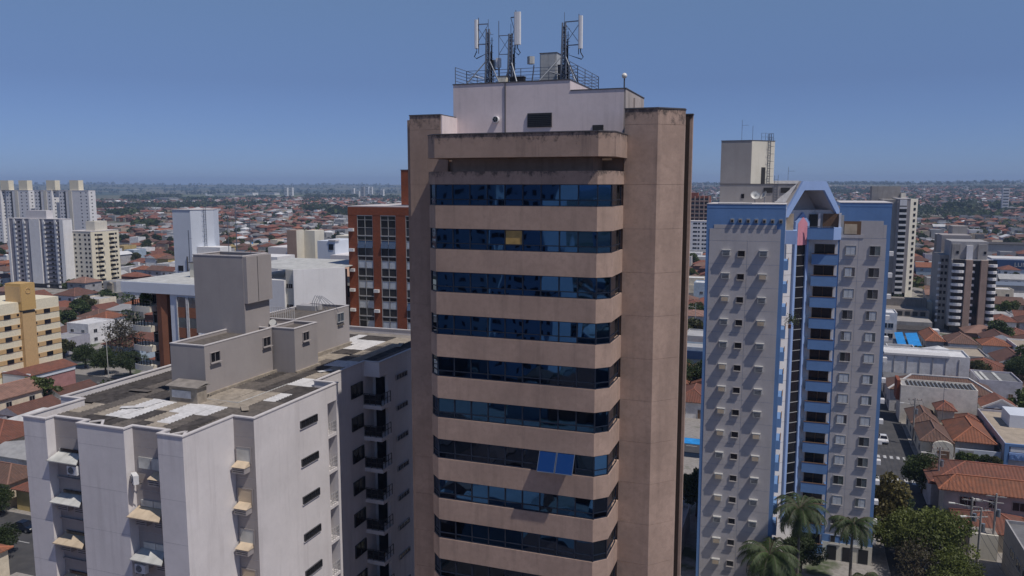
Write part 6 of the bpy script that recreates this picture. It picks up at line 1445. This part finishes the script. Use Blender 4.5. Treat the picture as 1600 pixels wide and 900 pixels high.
# scattered town trees: the nearest visible individually, the rest one mass
ts = []
for (x, y) in treespots:
    if not free(x-2, x+2, y-2, y+2): continue
    px, py, dd = proj(x, y, 4)
    vis = dd > 0 and -10 < px < 1610 and 290 < py < 910 and not hidden(px, py)
    if (dd < 0 and math.hypot(x, y) > 350) or math.hypot(x, y) < 150: continue
    ts.append((dd if vis else 1e9, x, y, px, py))
ts.sort(); RT = random.Random(8); mp = []; mc = []; ms = []; ushed = {}
NT = 95
for i, (dd, x, y, px, py) in enumerate(ts):
    if i < NT and dd < 1e8:
        lx, ly, nm = min(LM, key=lambda q: (q[0]-px)**2+((q[1]-py)*1.3)**2); v = RT.randrange(4); s = RT.uniform(.7, 1.25)
        b = '%s %s tree %s %s%s' % ('big' if s > 1 else 'small', ('green', 'light green', 'dark green', 'olive')[v], 'beyond' if py < ly-25 else 'before' if py > ly+25 else 'level with', nm, ', left side' if px < lx-14 else ', right side' if px > lx+14 else ', in line')
        k = ushed[b] = ushed.get(b, 0)+1
        tree(b if k == 1 else b+', '+ordw[min(8, k-1)]+' back', ('mid', v), x, y, s, RT.uniform(0, 6))
    else:
        r = math.hypot(x, y); s = RT.uniform(2.6, 5.2)*(1 if r < 1500 else 1.35); z = (hgt(x, y) if r > 1150 else 0); n = 240 if r < 420 else 34 if r < 1600 else 16; g = GREEN[RT.randrange(4)]; kk = RT.uniform(.7, 1.2)
        a = np.random.RandomState(RT.randrange(1 << 30)); d = a.normal(size=(n, 3)); d /= np.linalg.norm(d, axis=1)[:, None]; q = a.uniform(.5, 1.0, (n, 1))
        p = d*q*np.array([s, s, s*.75])+np.array([x, y, z+s*.9+.8]); mp.append(p); mc.append(np.array(g)[None, :]*kk*a.uniform(.7, 1.3, (n, 1))); ms.append(np.full(n, s*(.13 if n > 100 else .42 if n > 20 else .6)))
# woods beyond the town
RW = random.Random(5)
def grove(px, D, wpx, dep, n, s0=7):
    for k in range(n):
        D2 = D+RW.uniform(0, dep); x, y = atr(px+RW.uniform(-.5, .5)*wpx, D2); s = RW.uniform(.6, 1.2)*s0; z = hgt(x, y); m_ = 14
        a = np.random.RandomState(RW.randrange(1 << 30)); d = a.normal(size=(m_, 3)); d /= np.linalg.norm(d, axis=1)[:, None]
        p = d*a.uniform(.5, 1, (m_, 1))*np.array([s, s, s*.8])+np.array([x, y, z+s]); mp.append(p); mc.append(np.array(GREEN[RW.randrange(3)])[None, :]*a.uniform(.6, 1.1, (m_, 1))); ms.append(np.full(m_, s*.6))
for g in ((255, 2900, 60, 250, 110, 9), (310, 2500, 26, 120, 60, 8), (215, 2700, 40, 200, 60, 9), (412, 2950, 44, 120, 90, 7), (500, 1500, 60, 260, 90, 7), (530, 1250, 30, 150, 60, 7), (520, 2900, 80, 300, 120, 8), (600, 2800, 50, 300, 60, 8), (1497, 1480, 38, 90, 110, 9), (1560, 1560, 24, 60, 50, 8), (1530, 1250, 60, 120, 40, 5), (160, 1700, 40, 150, 60, 7), (190, 1250, 40, 150, 60, 7), (230, 950, 30, 60, 40, 6)): grove(*g)
for k in range(420):
    px = RW.uniform(-10, 1610); grove(px, RW.uniform(4000, 9000) if px < 700 else RW.uniform(4600, 8000), 90, 200, 5, RW.uniform(7, 13))
P = np.concatenate(mp); Cc = np.concatenate(mc); S = np.concatenate(ms)
me = quads_mesh('distant_trees', P, S, Cc, rng=3); tag(link('distant_trees', me), 'dark green tree crowns scattered through the town and woods beyond', 'trees', kind='stuff')
print('leaf quads', len(P), 'houses', len(cand), 'trees', len(ts))
# pale specks of distant towns on the ridge
# palms
def palm(label, x, y, h, nf=22, fl=3.4, rz=0, seed=1, group='palms at the foot of the blue tower', droop=1.0, z=.13, k=1.0, det=1):
    t = thing('palm_tree', label, 'palm tree', (x, y, z), rz, group); r = random.Random(seed)
    def loc(mb, name, mat=None): o = bpy.data.objects.new(name, mb.mesh(name)); COL.objects.link(o); o.parent = t; ORG[o] = ORG[t]; return o
    loc(MB().mat('palm_bark').tube([(0, 0, 0), (.1, 0, h*.4), (.05, .05, h*.8), (0, 0, h)], [.24, .19, .16, .14], 9), 'trunk')
    if det: loc(MB().mat('light_grey_metal').tube([(0, 0, h-.2), (0, 0, h+.9)], [.15, .08], 8), 'crownshaft')
    for f in range(nf):
        a = f*2.4+r.uniform(-.2, .2); e0 = r.uniform(-.1, 1.25); m = MB(); m.mats = ['leaf', 'bark']; pts = []; p = Vector((0, 0, h+.7*det)); e = e0; n = 9
        for i in range(n+1):
            pts.append(p.copy()); p = p+Vector((math.cos(a)*math.cos(e), math.sin(a)*math.cos(e), math.sin(e)))*fl/n; e -= (.26+.1*r.random())*droop
        g = r.uniform(.7, 1.3)*k; m.col = (.055*g, .085*g, .028*g)
        for i in range(1, n+1):
            d = (pts[i]-pts[i-1]).normalized(); sd = d.cross(Vector((0, 0, 1))).normalized()
            for q in range(5 if det else 3):
                b_ = pts[i-1].lerp(pts[i], q/(5 if det else 3)); ll = fl*.24*math.sin(PI*min(1, (i+q/5)/(n+1)*.9+.12))*r.uniform(.8, 1.15)
                for s in (-1, 1):
                    tip = b_+sd*s*ll*.8+d*ll*.45+Vector((0, 0, -ll*r.uniform(.25, .65))); wd = d*.065*(1 if det else 2)
                    m.poly([b_-wd, b_+wd, tip])
        m.cur = 1; m.tube(pts[:-1], [.035]*5+[.02]*4, 4, False)
        loc(m, 'frond')
    return t
palm('tallest palm at the foot of the blue tower, in front of the stair strip', 1.8, 106.5, 11.0, 34, 4.9, 0, 1, droop=.85)
palm('shorter bushy palm left of the tallest palm, overlapping the left block corner', -1.6, 102.5, 6.0, 38, 5.2, 1, 2, droop=.85, k=1.15)
palm('second low palm fronds spreading at the bottom edge in front of the tallest palm', 1.2, 101.0, 3.0, 32, 5.0, 2, 6, k=1.2)
palm('palm on the right in front of the blue plinth band', 8.6, 110.5, 8.3, 30, 4.2, 2, 3, droop=.85)
palm('low palm at the bottom right corner of the plinth', 9.8, 104.5, 4.0, 18, 3.0, 2.5, 7)
for i, (px, D, hh, lab) in enumerate(((1356, 1150, 18, 'lone tall palm silhouetted right of the arched gable'), (1478, 680, 10, 'round headed palm above the brown tower, left of two'), (1497, 700, 9, 'round headed palm above the white balcony tower, right of two'), (1580, 1300, 14, 'tall palm beside the small white skyline tower'))):
    x, y = atr(px, D); palm(lab, x, y, hh, 20, 6.0, i, 20+i, 'palms far off on the right', 1.0, hgt(x, y), .6, 0)
# ================================================================== street things: cars, poles, lamps, wires
def carmesh():
    # side profile swept across the width; body and glasshouse as separate parts
    body = [(-2.05, .35), (-2.1, .62), (-1.98, .86), (-1.0, .98), (.9, 1.0), (1.75, .98), (2.0, .84), (2.08, .5), (2.0, .3)]
    cab = [(-1.15, .96), (-.45, 1.42), (.85, 1.46), (1.72, .96)]
    def sweep(pl, w0, w1, zs, mat, name):
        m = MB().mat(mat); n = len(pl)
        def W(z): return w0+(w1-w0)*(z-zs[0])/(zs[1]-zs[0])
        L_ = [(x, -W(z), z) for x, z in pl]; R_ = [(x, W(z), z) for x, z in pl]
        m.poly(L_); m.poly(R_[::-1])
        for i in range(n): j = (i+1) % n; m.poly([L_[j], L_[i], R_[i], R_[j]])
        return m.mesh(name)
    return body, cab, sweep
cb, cc_, sweep = carmesh(); CM = {}
def car(label, x, y, rz, col, z=.01, group='cars in the streets'):
    t = thing('parked_car', label, 'car', (x, y, z), rz, group)
    def k(n, f):
        if n not in CM: CM[n] = f()
        o = bpy.data.objects.new(n.split('|')[0], CM[n]); COL.objects.link(o); o.parent = t; ORG[o] = ORG[t]; return o
    k('body|'+col, lambda: sweep(cb, .86, .80, (.3, 1.0), col, 'body')); k('glasshouse|', lambda: sweep(cc_, .76, .58, (.96, 1.46), 'smoke_glass', 'glasshouse'))
    k('roof|'+col, lambda: MB().mat(col).poly([(-.5, -.62, 1.43), (.9, -.62, 1.475), (.9, .62, 1.475), (-.5, .62, 1.43)]).box(-.45, .86, -.57, .57, 1.44, 1.49).mesh('roof'))
    for wx in (-1.3, 1.3):
        for wy in (-.78, .78):
            o = k('wheel|', lambda: MB().mat('rubber').tube([(0, -.1, 0), (0, .1, 0)], .32, 14).mat('steel').tube([(0, -.11, 0), (0, .11, 0)], .19, 10).mesh('wheel')); o.location = (wx, wy, .32)
    for wy in (-.6, .6):
        o = k('headlight|', lambda: MB().mat('lamp_glass').box(-.05, .05, -.16, .16, 0, .14).mesh('headlight')); o.location = (-2.03, wy, .66)
        o = k('tail_light|', lambda: MB().mat('car_red').box(-.04, .04, -.14, .14, 0, .16).mesh('tail_light')); o.location = (2.0, wy, .68)
    o = k('windscreen_pillar|'+col, lambda: MB().mat(col).bar((-1.15, -.77, .97), (-.45, -.6, 1.44), .07).bar((-1.15, .77, .97), (-.45, .6, 1.44), .07).bar((1.72, -.77, .97), (.85, -.6, 1.46), .07).bar((1.72, .77, .97), (.85, .6, 1.46), .07).bar((.2, -.72, .97), (.2, -.62, 1.45), .06).bar((.2, .72, .97), (.2, .62, 1.45), .06).mesh('pillar'))
    return t
car('white hatchback driving towards the camera beyond the crossing, right of the blue tower', 18.9, 180.5, PI/2, 'car_white')
car('dark blue car parked in the shade by the white gate, lower right', 22.6, 141.5, PI/2+.05, 'car_navy')
car('black car parked in the left street by the driveway', -112.6, 87.2, PI+.0, 'car_navy')
car('dark car mostly hidden at the very bottom among the trees', 20.5, 112, PI/2, 'car_silver')
for i, (px, py, c) in enumerate(((1572, 448, 'car_white'), (1579, 452, 'car_navy'), (1588, 455, 'car_silver'), (1575, 458, 'car_silver'), (1595, 461, 'car_white'), (1584, 446, 'car_white'), (1592, 449, 'car_red'))):
    D = 54*1250/(py-288); X, Y = atr(px, D); car('%s car in the far car park at the right edge, %s' % (c[4:], ('leftmost white one', 'second in', 'middle, back', 'front left', 'front right corner', 'rear centre', 'rear right')[i]), X, Y, .3*i, c, .14, 'cars in the far car park')
def pole(name, label, x, y, h, kind, rz=0, cat='utility pole', group='utility poles'):
    t = thing(name, label, cat, (x, y, .13), rz, group)
    def loc(mb, nm): o = bpy.data.objects.new(nm, mb.mesh(nm)); COL.objects.link(o); o.parent = t; ORG[o] = ORG[t]
    loc(MB().mat('concrete' if kind != 'lamp' else 'light_grey_metal').tube([(0, 0, 0), (0, 0, h)], [.19, .13] if kind != 'lamp' else [.12, .08], 9), 'pole')
    if kind == 'power':
        loc(MB().mat('concrete').box(-1.3, 1.3, -.07, .07, h-.5, h-.36).box(-1.0, 1.0, -.07, .07, h-1.4, h-1.28), 'crossarm')
        m = MB().mat('brick')
        for q in (-1.2, -.4, .4, 1.2): m.tube([(q, 0, h-.36), (q, 0, h-.12)], [.06, .04], 6)
        loc(m, 'insulator'); loc(MB().mat('steel').tube([(.42, 0, h-3.4), (.42, 0, h-2.3)], .27, 10), 'transformer')
    loc(MB().mat('light_grey_metal').tube([(0, 0, h-1.8), (-.9, 0, h-1.3), (-2.2, 0, h-1.15)], .05, 6), 'lamp_arm'); loc(MB().mat('lamp_glass').box(-2.9, -2.1, -.14, .14, h-1.25, h-1.1), 'lamp_head')
    return t
pole('utility_pole', 'concrete utility pole with crossarms, left one of the pair at the bottom right', 24.6, 122.5, 10.5, 'power')
pole('utility_pole', 'second concrete utility pole, just right of the one with the lamp arm', 25.3, 120.2, 10.0, 'power', .4)
pole('utility_pole', 'concrete utility pole standing against the small grey corner building', 28.4, 126.6, 10.0, 'power')
pole('utility_pole', 'slim pole rising in front of the white two storey house corner on the street', 24.2, 147, 10, 'power', .1)
pole('utility_pole', 'pole with wires at the crossing by the tiled corner house', 24.4, 180, 10, 'power', .1)
pole('street_lamp', 'tall white lamp post among the dark trees at the left', -180.2, 168.4, 14, 'lamp', 0, 'street lamp', 'street lamps')
pole('street_lamp', 'street lamp with a double head in the gap between the towers', -33, 286.5, 12, 'lamp', 0, 'street lamp', 'street lamps')
t = thing('overhead_wires', 'overhead wires strung between the utility poles on the right street', 'wires', (24.6, 122, 9)); m = MB().mat('black')
def wire(p, q, sag=.8):
    p, q = Vector(p), Vector(q); m.tube([p.lerp(q, i/8)-Vector((0, 0, sag*4*(i/8)*(1-i/8))) for i in range(9)], .025, 4, False)
for dx in (-1.2, -.4, .4, 1.2):
    wire((24.6+dx, 122.5, 10.4), (24.2+dx, 147, 9.9)); wire((24.2+dx, 147, 9.9), (24.4+dx, 180, 9.9)); wire((24.6+dx, 122.5, 10.4), (25.3+dx, 95, 10.2))
wire((24.6, 122.5, 9.0), (28.4, 126.6, 9.4)); wire((25.3, 120.2, 8.7), (28.4, 126.6, 9.2)); m.build('wire', t)
whip('slim television aerial on the tiled roofs in front of the cream warehouse', 31.0, 188.6, 4.0, 8.5, 5, r=.05)
# ================================================================== haze
hz = bpy.data.meshes.new('haze'); s = 11500; bm_ = MB().box(-s, s, -s, s, -2.0, H+95); hz.from_pydata(bm_.v, [], bm_.f)
hm_ = bpy.data.materials.new('air'); hm_.use_nodes = True; nt = hm_.node_tree; nt.nodes.remove(nt.nodes['Principled BSDF'])
pv_ = nt.nodes.new('ShaderNodeVolumePrincipled'); pv_.inputs['Density'].default_value = HAZE; pv_.inputs['Color'].default_value = (.50, .68, 1.0, 1); pv_.inputs['Anisotropy'].default_value = .0
nt.links.new(pv_.outputs[0], nt.nodes['Material Output'].inputs['Volume']); hz.materials.append(hm_); MATS['air'] = hm_
tag(link('haze', hz), kind='stuff')
